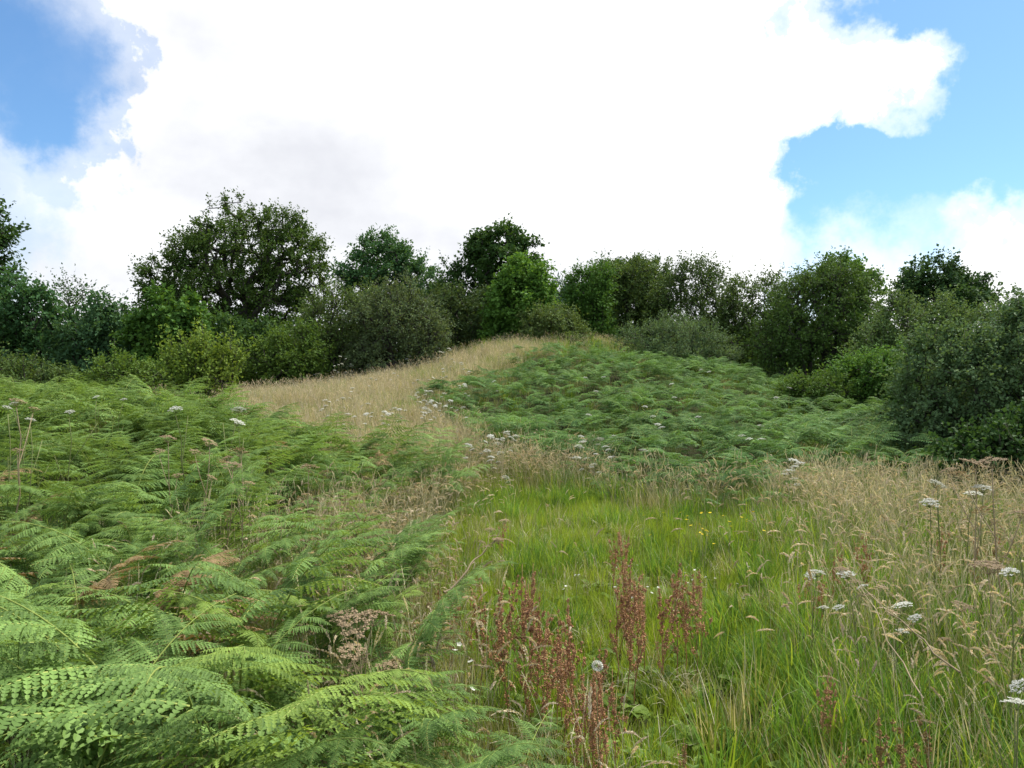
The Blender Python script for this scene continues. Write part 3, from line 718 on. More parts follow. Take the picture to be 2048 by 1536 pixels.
TREES = [
 # name, label, cat, Y, base_px, lobes, leaf, kwargs
 ('oak_tree', 'big spreading oak with a domed crown and dark limbs against the sky', 'tree', 44, 480, [(500, 490, 130, 84), (400, 520, 85, 60), (330, 565, 56, 66), (580, 525, 74, 74), (622, 590, 42, 60), (470, 600, 160, 66), (340, 630, 62, 56), (500, 700, 120, 66), (560, 460, 60, 40)], OAKL,
  dict(n_pts=900, twigs=6, per=11, tw=.7, lsize=.125, wobble=.4, trunk_r=.50, fill=.36, split=True, fork=.45, thick=.06, lw=.36, bf=.2, skirt=False)),
 ('tall_tree', 'tall dark tree cut off by the left edge', 'tree', 26, -60, [(-50, 440, 62, 80), (-30, 500, 58, 60), (-70, 560, 90, 80), (-90, 640, 110, 90)], DARK, dict(n_pts=320, twigs=6, per=9, tw=.5, lsize=.12, trunk_r=.28, split=True, fill=.4)),
 ('ash_tree', 'rounded dark green ash below the tall left edge tree', 'tree', 24, 40, [(25, 610, 70, 72), (70, 640, 48, 60), (-20, 660, 70, 80), (50, 710, 70, 60)], ASH, dict(n_pts=340, twigs=6, per=9, tw=.5, lsize=.11, trunk_r=.2)),
 ('thorn_tree', 'thin feathery tree with bare pointed twigs at the left', 'tree', 31, 135, [(135, 620, 42, 52), (160, 640, 36, 50), (115, 660, 45, 50), (140, 700, 60, 60)], DARK, dict(n_pts=210, twigs=4, per=7, tw=.95, lsize=.09, trunk_r=.14, up=.7, fill=.6)),
 ('elder_bush', 'dark bluish elder bush left of the oak', 'bush', 24, 210, [(215, 660, 62, 62), (170, 690, 50, 60), (250, 690, 60, 60), (205, 735, 90, 50)], BLUE, dict(n_pts=360, twigs=6, per=9, tw=.42, lsize=.11, trunk_r=.12, stems=3)),
 ('sycamore_bush', 'fresh green bush standing in front of the oak', 'bush', 23, 335, [(335, 645, 50, 58), (365, 665, 40, 55), (300, 680, 50, 60), (340, 720, 66, 50)], MID, dict(n_pts=340, twigs=6, per=9, tw=.36, lsize=.11, lw=.4, trunk_r=.12, stems=2)),
 ('ivy_thicket', 'dense dark thicket under the oak', 'bush', 30, 440, [(440, 680, 70, 60), (430, 730, 70, 50), (520, 700, 60, 60), (380, 740, 50, 40)], DARK, dict(n_pts=360, twigs=6, per=9, tw=.4, lsize=.12, trunk_r=.15, stems=3)),
 ('hawthorn_hedge', 'low yellowish hawthorn bush behind the left bracken bank', 'bush', 17.5, 240, [(250, 760, 75, 42), (190, 775, 60, 32), (310, 765, 50, 38), (240, 800, 110, 30)], HAWY, dict(n_pts=330, twigs=6, per=9, tw=.34, lsize=.06, trunk_r=.07, stems=4, up=.15)),
 ('scrub_bush', 'low olive scrub at the left edge behind the bracken', 'bush', 17, 70, [(60, 770, 90, 36), (120, 780, 60, 30), (-20, 760, 70, 50)], HAW, dict(n_pts=280, twigs=6, per=9, tw=.32, lsize=.06, trunk_r=.06, stems=4)),
 ('young_tree', 'young yellow green sapling with upright shoots', 'sapling', 15.5, 405, [(400, 735, 36, 44), (370, 755, 32, 38), (440, 755, 38, 34), (408, 705, 16, 30), (345, 735, 10, 36), (465, 730, 12, 30), (400, 790, 60, 34)], YOUNG, dict(n_pts=130, twigs=4, per=12, tw=.55, lsize=.056, trunk_r=.04, stems=3, up=2.0, fill=.6, lw=.38, skirt=False)),
 ('yellow_hawthorn', 'bushy yellow green hawthorn at the foot of the oak', 'bush', 26, 570, [(560, 710, 60, 46), (610, 705, 50, 46), (520, 730, 40, 36), (580, 745, 80, 34)], HAWY, dict(n_pts=340, twigs=6, per=9, tw=.5, lsize=.08, trunk_r=.1, stems=3)),
 ('hawthorn_tree', 'olive green hawthorn with drooping sprays left of the greyish one', 'tree', 28, 670, [(665, 640, 64, 62), (710, 625, 60, 52), (640, 690, 58, 55), (690, 700, 80, 60)], HAW, dict(n_pts=400, twigs=7, per=9, tw=.72, lsize=.075, trunk_r=.14, stems=3, droop=.2)),
 ('grey_hawthorn', 'large greyish hawthorn dome at the left of the mound top', 'tree', 27, 800, [(800, 640, 76, 70), (760, 660, 66, 66), (840, 670, 52, 60), (800, 710, 88, 56)], G('hawgrey', (0.087, 0.120, 0.047), (0.152, 0.195, 0.078)), dict(n_pts=470, twigs=7, per=10, tw=.72, lsize=.07, trunk_r=.15, stems=3, droop=.25)),
 ('ash_grove_tree', 'broad blue green ash rising behind the hawthorns', 'tree', 38, 775, [(770, 545, 84, 66), (725, 560, 52, 62), (830, 565, 50, 56), (760, 510, 52, 36), (780, 630, 100, 60)], ASH, dict(n_pts=520, twigs=7, per=9, tw=.6, lsize=.13, trunk_r=.3, up=.45)),
 ('small_dark_tree', 'small dark tree between the ash and the tall maple', 'tree', 36, 910, [(912, 560, 34, 36), (900, 600, 40, 50), (930, 620, 50, 50)], DARK, dict(n_pts=260, twigs=6, per=8, tw=.5, lsize=.12, trunk_r=.18)),
 ('tall_maple', 'tall dark rounded tree above the mound top', 'tree', 36, 1005, [(1005, 510, 66, 48), (965, 500, 30, 34), (1045, 510, 32, 44), (1000, 560, 62, 52), (1000, 620, 80, 50), (1005, 480, 40, 22)], DARK, dict(n_pts=480, twigs=6, per=9, tw=.5, lsize=.13, trunk_r=.28, split=True, lw=.4)),
 ('bright_maple', 'bright yellow green tree at the centre below the tall dark one', 'tree', 30, 1040, [(1050, 560, 46, 44), (1075, 590, 36, 42), (1020, 590, 42, 40), (1045, 625, 62, 40), (1020, 665, 44, 26)], MAPLE, dict(n_pts=360, twigs=7, per=10, tw=.42, lsize=.11, trunk_r=.16, lw=.42)),
 ('blackthorn_bush', 'dark thicket beneath the tall trees on the mound top', 'bush', 31, 930, [(920, 640, 58, 50), (960, 640, 55, 50), (900, 680, 60, 40), (985, 680, 60, 36), (890, 610, 40, 40)], G('blackthorn', (0.055, 0.093, 0.031), (0.112, 0.158, 0.047)), dict(n_pts=460, twigs=7, per=9, tw=.5, lsize=.09, trunk_r=.12, stems=4)),  # leaf colour a darker green than the hawthorns
 ('olive_shrub', 'pale olive shrub at the centre of the mound top', 'bush', 28.5, 1110, [(1100, 650, 48, 40), (1070, 665, 36, 36), (1145, 668, 34, 30), (1110, 690, 70, 26)], G('olive', (0.112, 0.158, 0.044), (0.185, 0.240, 0.072)), dict(n_pts=300, twigs=6, per=9, tw=.45, lsize=.075, trunk_r=.07, stems=4)),
 ('far_tree', 'pale bluish tree far away in the gap of the hedge', 'tree', 85, 1130, [(1130, 590, 30, 30), (1150, 610, 40, 30)], HAZEB, dict(n_pts=200, twigs=6, per=7, tw=1.0, lsize=.26, trunk_r=.3)),
 ('field_ash', 'loose grey green tree right of the hedge gap', 'tree', 33, 1180, [(1170, 585, 34, 46), (1195, 570, 32, 40), (1180, 630, 50, 45)], MID, dict(n_pts=300, twigs=6, per=8, tw=.55, lsize=.1, trunk_r=.14, up=.4)),
 ('hedge_oak', 'broad olive tree with a flat top right of centre', 'tree', 35, 1260, [(1250, 580, 62, 50), (1290, 570, 48, 52), (1215, 570, 40, 44), (1260, 630, 90, 50)], HAW, dict(n_pts=480, twigs=7, per=9, tw=.6, lsize=.1, trunk_r=.22)),
 ('back_oak', 'dark tree top showing behind the flat topped olive tree', 'tree', 42, 1260, [(1220, 550, 42, 26), (1300, 548, 36, 30), (1260, 545, 40, 22), (1260, 600, 90, 50)], DARK, dict(n_pts=280, twigs=6, per=8, tw=.5, lsize=.14, trunk_r=.22)),
 ('ragged_hawthorn', 'dark hawthorn with ragged spiky top right of centre', 'tree', 33, 1390, [(1385, 580, 66, 46), (1350, 600, 46, 44), (1430, 600, 46, 46), (1390, 640, 90, 44), (1390, 548, 44, 20)], G('ragged', (0.061, 0.102, 0.029), (0.119, 0.173, 0.044)), dict(n_pts=420, twigs=6, per=9, tw=.75, lsize=.085, trunk_r=.16, up=.45)),
 ('willow_dome', 'low grey green willow dome on the mound', 'bush', 27, 1340, [(1345, 680, 86, 48), (1275, 695, 58, 34), (1410, 690, 60, 40), (1350, 715, 110, 30)], GREYG, dict(n_pts=460, twigs=7, per=11, tw=.42, lsize=.065, trunk_r=.06, stems=5, lw=.2, up=.4)),
 ('hedge_bush', 'mid green bush between the ragged and the wide hawthorn', 'bush', 32, 1510, [(1500, 620, 58, 56), (1540, 600, 48, 44), (1470, 660, 50, 50), (1530, 670, 70, 50)], HAW, dict(n_pts=400, twigs=7, per=9, tw=.6, lsize=.085, trunk_r=.13, stems=2)),
 ('wide_hawthorn', 'wide dark hawthorn with leaning crown on the right of the mound', 'tree', 26.5, 1620, [(1640, 600, 86, 60), (1590, 630, 72, 60), (1700, 610, 50, 66), (1570, 680, 76, 50), (1640, 680, 100, 56), (1650, 560, 60, 28)], G('wide', (0.055, 0.102, 0.026), (0.108, 0.177, 0.039)), dict(n_pts=560, twigs=7, per=10, tw=.68, lsize=.075, trunk_r=.2, stems=2, droop=.15)),
 ('mid_green_tree', 'lighter tree top peeping over the wide dark hawthorn', 'tree', 34, 1690, [(1690, 545, 40, 30), (1670, 570, 60, 40), (1725, 570, 30, 40), (1690, 640, 70, 60)], MID, dict(n_pts=280, twigs=6, per=9, tw=.45, lsize=.12, trunk_r=.18, lw=.4)),  # looks lighter because its leaves use the mid green
 ('round_oak', 'round dark oak standing behind the right hand willows', 'tree', 40, 1880, [(1870, 560, 60, 40), (1830, 575, 38, 34), (1925, 580, 44, 34), (1880, 610, 90, 40), (1960, 610, 40, 30)], G('oak_far', (0.048, 0.096, 0.034), (0.087, 0.156, 0.049)), dict(n_pts=420, twigs=6, per=9, tw=.6, lsize=.14, trunk_r=.3, split=True, lw=.4)),
 ('edge_tree', 'dark tree at the right edge on the skyline', 'tree', 42, 2060, [(2060, 625, 50, 30), (2080, 650, 90, 40)], DARK, dict(n_pts=260, twigs=6, per=8, tw=.6, lsize=.14, trunk_r=.2)),
 ('grey_willow', 'tall pale grey willow behind the big right hand bush', 'bush', 21, 1830, [(1800, 660, 66, 56), (1870, 650, 66, 48), (1760, 700, 56, 50), (1940, 660, 70, 46), (1830, 720, 100, 60), (1790, 620, 30, 28)], G('greyw', (0.099, 0.162, 0.052), (0.178, 0.247, 0.083)), dict(n_pts=520, twigs=7, per=11, tw=.5, lsize=.06, trunk_r=.07, stems=5, up=.7)),
 ('dark_bush', 'dark green bush left of the big right hand bush', 'bush', 18.5, 1760, [(1740, 750, 56, 42), (1790, 745, 50, 50), (1700, 755, 36, 30), (1760, 790, 76, 30)], MID, dict(n_pts=360, twigs=6, per=10, tw=.34, lsize=.06, trunk_r=.05, stems=4)),
 ('yellow_shrub', 'small yellow green shrub at the edge of the mound bracken', 'bush', 18, 1620, [(1630, 775, 46, 26), (1590, 785, 32, 18), (1665, 785, 30, 22)], HAWY, dict(n_pts=170, twigs=6, per=9, tw=.3, lsize=.055, trunk_r=.035, stems=4, base_z=None)),
 ('sallow_bush', 'big leafy sallow bush filling the right edge', 'bush', 13.2, 1960, [(1930, 770, 115, 92), (2010, 740, 110, 110), (1880, 720, 60, 60), (1850, 820, 62, 70), (2080, 800, 110, 120), (1960, 860, 130, 70), (2060, 650, 70, 50)], SALLOW, dict(n_pts=700, twigs=7, per=13, tw=.36, lsize=.052, trunk_r=.06, stems=6, lw=.36, up=.5, fill=.3)),
 ('bramble_bush', 'dark low brambles at the right edge under the sallow', 'bush', 10.3, 2020, [(2010, 905, 70, 46), (1950, 915, 50, 34), (2090, 890, 70, 70)], DARK, dict(n_pts=240, twigs=6, per=10, tw=.3, lsize=.06, trunk_r=.03, stems=5, lw=.42)),
]
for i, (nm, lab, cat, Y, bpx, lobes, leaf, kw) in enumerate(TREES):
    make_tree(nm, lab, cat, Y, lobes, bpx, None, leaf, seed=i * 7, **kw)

n = 45000; hx = rng.uniform(-46, 50, n); hy = rng.uniform(50, 58, n); hh = 3.2 + 1.6 * noise2(hx, hx * 0, .25) + 1.2 * noise2(hx, hy, .8); hz = ground(hx, hy) + hh * rng.uniform(0, 1, n) ** .8
hc = np.stack([hx, hy, hz], 1); hd = unit(rng.normal(size=(n, 3))); hn = unit(rng.normal(size=(n, 3)) + [0, 0, 1.0]); hn = unit(hn - hd * (hn * hd).sum(1, keepdims=True)); hl = rng.uniform(.25, .45, n)
V, T, R_ = leaf_quads(hc, hd, hn, hl, hl * .36, rng.uniform(size=n))
tag(obj('far_hedge', mesh_from('far_hedge', V, T, DARK, R_)), 'dark far hedge glimpsed between the trunks', 'hedge', kind='stuff')

# ------------------------------------------------------------------ docks
def dock_proto(seed, h, seedmat, nb=6, dens=1.0):
    r = np.random.default_rng(seed)
    K = 9; P = np.zeros((K, 3)); P[:, 2] = np.linspace(0, h, K); P[:, 0] = np.cumsum(r.normal(0, .006, K)) ; P[:, 1] = np.cumsum(r.normal(0, .006, K))
    mb = MB(); v, tr = tube(P, np.linspace(.0045, .0018, K), 4); mb.add(v, tr, .3)
    stem = mb.mesh('stem', DOCKM, True)
    spikes = []
    def spike(Pc, n):
        mb = MB(); v, tr = tube(Pc, np.linspace(.002, .001, len(Pc)), 3); mb.add(v, tr, .3)
        L = np.linspace(0, 1, len(Pc)); whorl = np.sort(r.uniform(.05, 1, max(5, n // 9)))
        for w in whorl:
            for q in range(int(9 * dens)):
                u = np.clip(w + r.normal(0, .012), 0, 1); c = np.array([np.interp(u, L, Pc[:, k]) for k in range(3)]); d = unit(r.normal(size=3)); rad = .017 * (1.15 - .6 * u) * r.uniform(.3, 1.1)
                c = c + d * rad; s = r.uniform(.0042, .008); A = unit(r.normal(size=3)) * s; B = unit(np.cross(A, r.normal(size=3))) * s; Cc = unit(np.cross(A, B)) * s * .5
                mb.add([c + A, c + B, c - A, c - B, c + Cc, c - Cc], [(0, 1, 4), (1, 2, 4), (2, 3, 4), (3, 0, 4), (1, 0, 5), (2, 1, 5), (3, 2, 5), (0, 3, 5)], r.uniform())
        return mb.mesh('seed_spike', seedmat)
    spikes.append(spike(P[3:], int(110 * h)))
    for b in range(nb):
        u = .28 + .5 * b / nb + r.uniform(0, .05); p0 = np.array([np.interp(u * h, P[:, 2], P[:, k]) for k in range(3)]); az = r.uniform(0, 6.28); L = h * r.uniform(.35, .6) * (1.15 - u)
        kk = 6; out = [p0]; ang = r.uniform(.3, .6)
        for k in range(kk):
            a2 = ang * (1 - .75 * k / kk); out.append(out[-1] + L / kk * np.array([math.cos(az) * math.sin(a2), math.sin(az) * math.sin(a2), math.cos(a2)]))
        spikes.append(spike(np.array(out), int(120 * L) + 20))
    mb = MB()
    leaves = []
    for q in range(3):
        az = r.uniform(0, 6.28); L = r.uniform(.12, .22); w = L * .17; d = np.array([math.cos(az), math.sin(az), 0]); s_ = np.array([-d[1], d[0], 0]); z0 = .02 + .05 * q
        ctr = [d * L * f + np.array([0, 0, z0 + L * (.9 * f - .75 * f * f)]) for f in (0, .3, .6, 1)]; ww = [.15 * w, w, w * .9, 0]
        mb = MB(); mb.add([ctr[0], ctr[1] + s_ * ww[1], ctr[1] + [0, 0, -.012], ctr[1] - s_ * ww[1], ctr[2] + s_ * ww[2], ctr[2] + [0, 0, -.012], ctr[2] - s_ * ww[2], ctr[3]],
               [(0, 2, 1), (0, 3, 2), (1, 2, 5), (1, 5, 4), (2, 3, 6), (2, 6, 5), (4, 5, 7), (5, 6, 7)], r.uniform())
        leaves.append(mb.mesh('leaf', DOCKL))
    return stem, spikes, leaves
DOCKS = [dock_proto(600 + i, .80, DOCKM, nb=6 + i % 3, dens=1.25) for i in range(5)]
DOCKSG = [dock_proto(620 + i, .72, DOCKG, nb=6) for i in range(2)]
def ypix(px, py_top, h):
    """distance at which a plant of height h standing on the ground has its top at this row"""
    Ys = np.linspace(1.6, 34, 900); x = (px - 1024) / F * Ys; z = ground(x, Ys) + h; py = 768 - (z - EYE) / Ys * F
    return float(Ys[np.argmin(np.abs(py - py_top))])
def put_dock(px, py_top, h, label, group, protos=DOCKS, tilt=.07):
    h = h * .82; Y = ypix(px, py_top, h); x = (px - 1024) / F * Y; st, sp, lv = protos[int(rng.integers(0, len(protos)))]
    o = thing('dock_plant', (x, Y, float(ground(x, Y)) - .01), label, 'dock', group, float(rng.uniform(0, 6.28)), h / .8, (float(rng.normal(0, tilt)), float(rng.normal(0, tilt))))
    obj('stem', st, o)
    for s in sp: obj('seed_spike', s, o)
    for s in lv: obj('leaf', s, o)
DG = [('rust red dock in the tall cluster right of centre', 'docks right of centre', [(1240, 1115, .8), (1262, 1120, .85), (1285, 1140, .8), (1300, 1110, .75), (1330, 1150, .75), (1352, 1120, .85), (1372, 1130, .8), (1395, 1150, .75), (1405, 1140, .7), (1250, 1160, .8), (1272, 1170, .8), (1232, 1150, .75), (1310, 1180, .7)]),
      ('rust red dock standing behind the tall central cluster', 'docks behind the central cluster', [(1222, 1045, .75), (1238, 1055, .7), (1250, 1040, .8), (1002, 1030, .6)]),
      ('rust red dock in the row left of the path', 'docks left of the path', [(985, 1160, .75), (1000, 1175, .75), (1040, 1130, .8), (1052, 1150, .85), (1062, 1170, .8), (1075, 1180, .75), (945, 1170, .6), (910, 1180, .55), (965, 1130, .55), (1030, 1205, .8), (1095, 1220, .7), (925, 1130, .5), (880, 1160, .5), (960, 1200, .65), (1010, 1150, .7), (1070, 1120, .7), (900, 1215, .55)]),
      ('dark red dock behind the bottom centre bracken', 'docks behind the bottom centre bracken', [(1110, 1240, .72), (1128, 1230, .7), (1145, 1195, .8), (1165, 1250, .7), (1085, 1260, .7), (1060, 1270, .65), (1200, 1270, .7), (1130, 1290, .65)]),
      ('pinkish dock beside the white flower head', 'docks beside the white flower', [(1190, 1320, .7), (1215, 1330, .66), (1175, 1345, .62), (1230, 1345, .6), (1205, 1375, .58), (1165, 1400, .55)]),
      ('brown dock among the pale meadow grasses on the right', 'docks in the right meadow', [(1650, 1110, .65), (1640, 1140, .6), (1700, 1080, .65), (1735, 1060, .7), (1745, 1075, .65), (1590, 1120, .6), (1880, 1050, .7), (1985, 1040, .7), (1955, 1060, .65)]),
      ('short brown dock at the bottom right in green grass', 'docks in bottom right grass', [(1640, 1330, .55), (1655, 1345, .5), (1690, 1480, .4), (1375, 1470, .35)])]
for lab, grp, lst in DG:
    for px, py, h in lst: put_dock(px, py, h, lab, grp)
for px, py, h in [(1780, 1370, .72), (1800, 1385, .7), (1850, 1395, .6)]: put_dock(px, py, h, 'greenish brown dock spike near the bottom right corner', 'green docks at bottom right', DOCKSG)

# ------------------------------------------------------------------ umbels
def umbel_head(seed, R_, mat, n=20, stemm=STEMG, low=False):
    r = np.random.default_rng(seed); mb = MB()
    for i in range(n):
        a = i * 2.39996; q = R_ * math.sqrt((i + .5) / n); c = np.array([q * math.cos(a), q * math.sin(a), -.35 * q * q / R_ + r.normal(0, .003)]); b = np.array([0, 0, -R_ * .85])
        v, tr = tube([b, (b + c) / 2 + [0, 0, -.1 * R_], c], [.0012, .0009, .0007], 3); mb.add(v, tr, .5, 1)
        m = 6 if low else 16; rr = R_ * .23
        for k in range(m):
            aa = r.uniform(0, 6.28); qq = rr * math.sqrt(r.uniform()); f = c + np.array([qq * math.cos(aa), qq * math.sin(aa), r.normal(0, .002) + .002]); s = R_ * .075 * r.uniform(.7, 1.3)
            A = unit(np.array([math.cos(aa * 3), math.sin(aa * 3), r.normal(0, .3)])) * s; B = unit(np.cross(A, [0, 0, 1.])) * s
            mb.add([f + A, f + B, f - A, f - B, f + [0, 0, s * .4]], [(0, 1, 4), (1, 2, 4), (2, 3, 4), (3, 0, 4)], r.uniform())
    return mb.mesh('flower_head', [mat, stemm])
UM_W = [umbel_head(700 + i, .055, WHITE, 18) for i in range(3)]
UM_S = [umbel_head(710 + i, .06, SEEDM, 14, STEMD) for i in range(3)]
def ustem(seed, h, mat, r0=.004):
    r = np.random.default_rng(seed); K = 7; P = np.zeros((K, 3)); P[:, 2] = np.linspace(0, h, K); P[1:, 0] = np.cumsum(r.normal(0, .012, K - 1)); P[1:, 1] = np.cumsum(r.normal(0, .012, K - 1))
    return P, r
USTEM = []
for i in range(4):
    for mat in (STEMG, STEMD):
        P, r = ustem(720 + i, 1.0, mat); mb = MB(); v, tr = tube(P, np.linspace(.005, .0025, len(P)), 5); mb.add(v, tr, .5); heads = [(P[-1] + np.array([0, 0, .05]), 1.0)]
        for b in range(2):
            az = r.uniform(0, 6.28); p0 = P[3 + b]; L = r.uniform(.22, .34); e = p0 + np.array([math.cos(az) * L * .5, math.sin(az) * L * .5, L]); v, tr = tube([p0, (p0 + e) / 2 + [0, 0, -.02], e], [.003, .0025, .002], 4); mb.add(v, tr, .5); heads.append((e + np.array([0, 0, .035]), .68))
        USTEM.append((mb.mesh('stem', mat, True), heads))
def put_umbel(px, py, h, label, group, white=True, hs=1.0, Y=None, single=False, tilt=.06):
    Y = Y or ypix(px, py, h); x = (px - 1024) / F * Y; z0 = float(ground(x, Y))
    if Y: h = max(.25, EYE + (768 - py) / F * Y - z0)
    v = int(rng.integers(0, 4)) * 2 + (0 if white else 1); st, heads = USTEM[v]
    o = thing('umbel_plant', (x, Y, z0), label, 'wildflower', group, float(rng.uniform(0, 6.28)), 1.0, (float(rng.normal(0, tilt)), float(rng.normal(0, tilt))))
    s = obj('stem', st, o); s.scale = (h * .9,) * 3
    for k, (p, f) in enumerate(heads):
        if single and k: break
        u = obj('flower_head', (UM_W if white else UM_S)[int(rng.integers(0, 3))], o); u.location = [float(c * h * .9) for c in p]; u.scale = (hs * f,) * 3
        u.rotation_euler = (float(rng.normal(0, .2)), float(rng.normal(0, .2)), 0)
for px, py, Y in [(1890, 945, 4.6), (1925, 965, 4.4), (1965, 945, 4.4), (1876, 984, 4.3)]: put_umbel(px, py, 1, 'white umbel in the group at the right below the sallow bush', 'white umbels below the sallow', Y=Y, hs=.85, single=True)
for px, py, Y in [(1735, 1135, 3.6), (1765, 1180, 3.5), (1620, 1120, 3.9)]: put_umbel(px, py, 1, 'white umbel with dark stem in the middle of the right meadow', 'white umbels in the right meadow', Y=Y, hs=.7)
for px, py, Y in [(2010, 1350, 2.2), (1985, 1365, 2.2), (2030, 1110, 3.0), (2020, 1040, 3.4)]: put_umbel(px, py, 1, 'white umbel at the right edge in the long grass', 'white umbels at the right edge', Y=Y, hs=.6, single=True)
for px, py, Y in [(1580, 910, 9.0), (1602, 918, 9.0), (1573, 930, 8.7)]: put_umbel(px, py, 1, 'small white umbel at the far edge of the right meadow', 'white umbels at the far meadow edge', Y=Y)
for px, py, Y in [(370, 795, 7.2), (430, 797, 7.2), (474, 823, 6.8)]: put_umbel(px, py, 1, 'large white umbel above the left bank in front of the sapling', 'white umbels below the sapling', Y=Y, hs=1.1, single=True)
for px, py, Y in [(62, 786, 6.8), (22, 794, 6.6), (125, 805, 7.0), (55, 818, 6.4), (200, 782, 9.5), (228, 786, 9.5)]: put_umbel(px, py, 1, 'white umbel above the bracken at the left edge', 'white umbels at the left edge', Y=Y, hs=.7, single=True)
for px, py, Y in [(20, 778, 6.2), (385, 862, 6.0), (500, 880, 5.6), (445, 905, 5.2), (345, 855, 6.5), (700, 1190, 2.9), (735, 1205, 2.8), (1960, 900, 4.2), (2010, 890, 4.0), (1990, 1105, 3.4), (610, 915, 6.0)]: put_umbel(px, py, 1, 'brown seeding umbel among bracken or tall grass', 'brown seeding umbels', white=False, Y=Y, hs=1.1)
for k in range(46):                                            # skyline of the straw slope
    px = rng.uniform(480, 910); Y = 27.5 + rng.normal(0, .8); py = float(np.interp(px, [460, 700, 900], [792, 734, 700])) + rng.normal(-4, 7)
    put_umbel(px, py, 1, 'tiny white umbel along the left skyline of the straw slope', 'umbels on the slope skyline', Y=Y, hs=1.3)
for k in range(46):
    px = rng.uniform(640, 1090); py = rng.uniform(705, 830)
    if px > 1080 - (py - 700) * 1.5: px -= 150
    Y = ypix(px, py, .8); put_umbel(px, py, .8, 'tiny white umbel scattered over the straw slope of the mound', 'umbels on the straw slope', Y=Y, hs=.9)
for k in range(34):
    px = rng.uniform(870, 1250); py = rng.uniform(855, 950); Y = rng.uniform(10.5, 13.5)
    put_umbel(px, py, .8, 'small white umbel at the foot of the mound beyond the path', 'umbels at the mound foot', Y=Y, hs=.95)
for k in range(24):
    px = rng.uniform(1150, 1700); py = rng.uniform(730, 900); Y = ypix(px, py, .75)
    put_umbel(px, py, .75, 'tiny white umbel poking out of the mound bracken', 'umbels in the mound bracken', Y=Y, hs=1.0, single=True)

# ------------------------------------------------------------------ small flowers, dead stems
def flower_mesh(mat, R_, pet=5, ball=False):
    mb = MB()
    if ball:
        for k in range(90):
            y = 1 - 2 * (k + .5) / 90; q = math.sqrt(1 - y * y); a = k * 2.39996; d = np.array([q * math.cos(a), q * math.sin(a), y * .8]); s_ = unit(np.cross(d, [.3, .2, 1])) * R_ * .2; u_ = unit(np.cross(d, s_)) * R_ * .2
            mb.add([d * R_ * .7, d * R_ + s_, d * R_ * 1.12, d * R_ - s_, d * R_ + u_], [(0, 1, 2), (0, 2, 3), (0, 4, 2)], (k * .37) % 1)
    else:
        for k in range(pet):
            a = k * 2 * math.pi / pet; d = np.array([math.cos(a), math.sin(a), .35]); s_ = np.array([-d[1], d[0], 0]) * R_ * .45
            mb.add([[0, 0, 0], d * R_ * .7 + s_, d * R_, d * R_ * .7 - s_], [(0, 1, 2), (0, 2, 3)], (k * .37) % 1)
    return mb.mesh('petal_cup' if not ball else 'flower_ball', mat)
CUP = flower_mesh(YELL, .014); CUPW = flower_mesh(WHITE, .013); BALL = flower_mesh(WHITE, .019, ball=True)
mb = MB(); v, tr = tube([[0, 0, 0], [.01, 0, .5], [0, .01, 1]], [.0022, .0018, .0012], 4); mb.add(v, tr, .5); FST = mb.mesh('stem', STEMG, True)
def put_flower(name, px, py, h, me, label, group, cat='wildflower', s=1.0):
    Y = ypix(px, py, h); x = (px - 1024) / F * Y
    o = thing(name, (x, Y, float(ground(x, Y))), label, cat, group, float(rng.uniform(0, 6)), 1.0, (float(rng.normal(0, .05)), float(rng.normal(0, .05))))
    st = obj('stem', FST, o); st.scale = (1, 1, h); hd = obj('flower_head', me, o); hd.location = (0, 0, h); hd.scale = (s,) * 3; hd.rotation_euler = (float(rng.normal(.3, .25)), 0, 0)
for k in range(28): put_flower('buttercup', float(rng.normal(1405, 60)), float(np.clip(rng.normal(1055, 20), 1025, 1110)), float(rng.uniform(.38, .52)), CUP, 'yellow buttercup in the patch below the mound bracken', 'buttercups', s=float(rng.uniform(.7, 1.1)))
put_flower('white_flower', 1193, 1330, .62, BALL, 'round white flower head on a tall stalk among red docks', None, s=1.0)
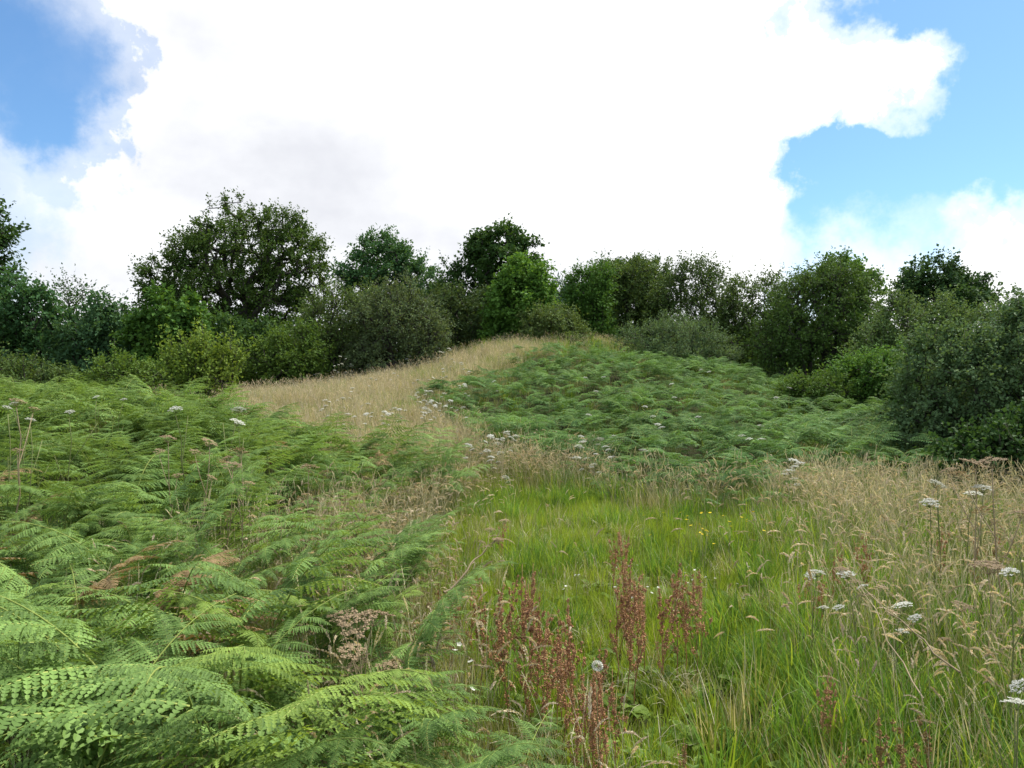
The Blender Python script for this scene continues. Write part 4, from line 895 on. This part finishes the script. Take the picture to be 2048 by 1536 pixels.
for px, py, h in [(930, 1290, .5), (935, 1332, .5), (928, 1378, .45), (905, 1300, .5)]: put_flower('stitchwort', px, py, h, CUPW, 'small white flower among the bottom centre bracken', 'white flowers in the bracken')
for k in range(26): put_flower('clover', float(rng.uniform(1120, 1500)), float(rng.uniform(1130, 1200)), .28, CUPW, 'tiny white flower low in the green path grass', 'white flowers in path grass', s=.8)
def dead_stem(p0, p1, label, r0=.006, branches=5):
    p0 = np.array(p0); p1 = np.array(p1); K = 9; P = np.array([p0 + (p1 - p0) * k / (K - 1) for k in range(K)]) + rng.normal(0, .008, (K, 3)); base = P[0].copy(); P -= base
    o = thing('dead_stem', base, label, 'dead stem'); mb = MB(); v, tr = tube(P, np.linspace(r0, r0 * .4, K), 5); mb.add(v, tr, .5); obj('stem', mb.mesh('dead_stem', STEMD, True), o)
    for b in range(branches):
        q = P[-1 - b % 3]; d = unit(unit(p1 - p0) + rng.normal(0, .5, 3)); e = q + d * rng.uniform(.06, .14); mb = MB(); v, tr = tube([q, (q + e) / 2, e], [.002, .0016, .001], 3); mb.add(v, tr, .5); obj('twig', mb.mesh('twig', STEMD), o)
        u = obj('seed_head', UM_S[b % 3], o); u.location = [float(c) for c in e]; u.scale = (.42,) * 3
def gp(px, py, Y, lift=0.0):
    a = at(px, py, Y); return a
dead_stem(gp(890, 1185, 3.6), gp(990, 1080, 3.9), 'pale broken stem leaning out of the bracken with dark seed heads')
dead_stem(gp(1920, 1345, 2.7), gp(1745, 1190, 3.2), 'thin dead stem lying diagonally in the right meadow', .004, 3)
dead_stem(gp(1850, 1400, 2.6), gp(1700, 1140, 3.4), 'thin dead stem leaning left beside the diagonal one', .003, 3)
# two ferns in the path grass
for px, Y, rz in [(1360, 2.55, 1.0), (1410, 2.45, .2), (1385, 2.6, 2.2)]:
    x = (px - 1024) / F * Y; bracken((x, Y, float(ground(x, Y)) - .12), True, 'young bracken frond alone in the path grass at the bottom', 'young bracken at the path', .34, rz, (0, -.2))
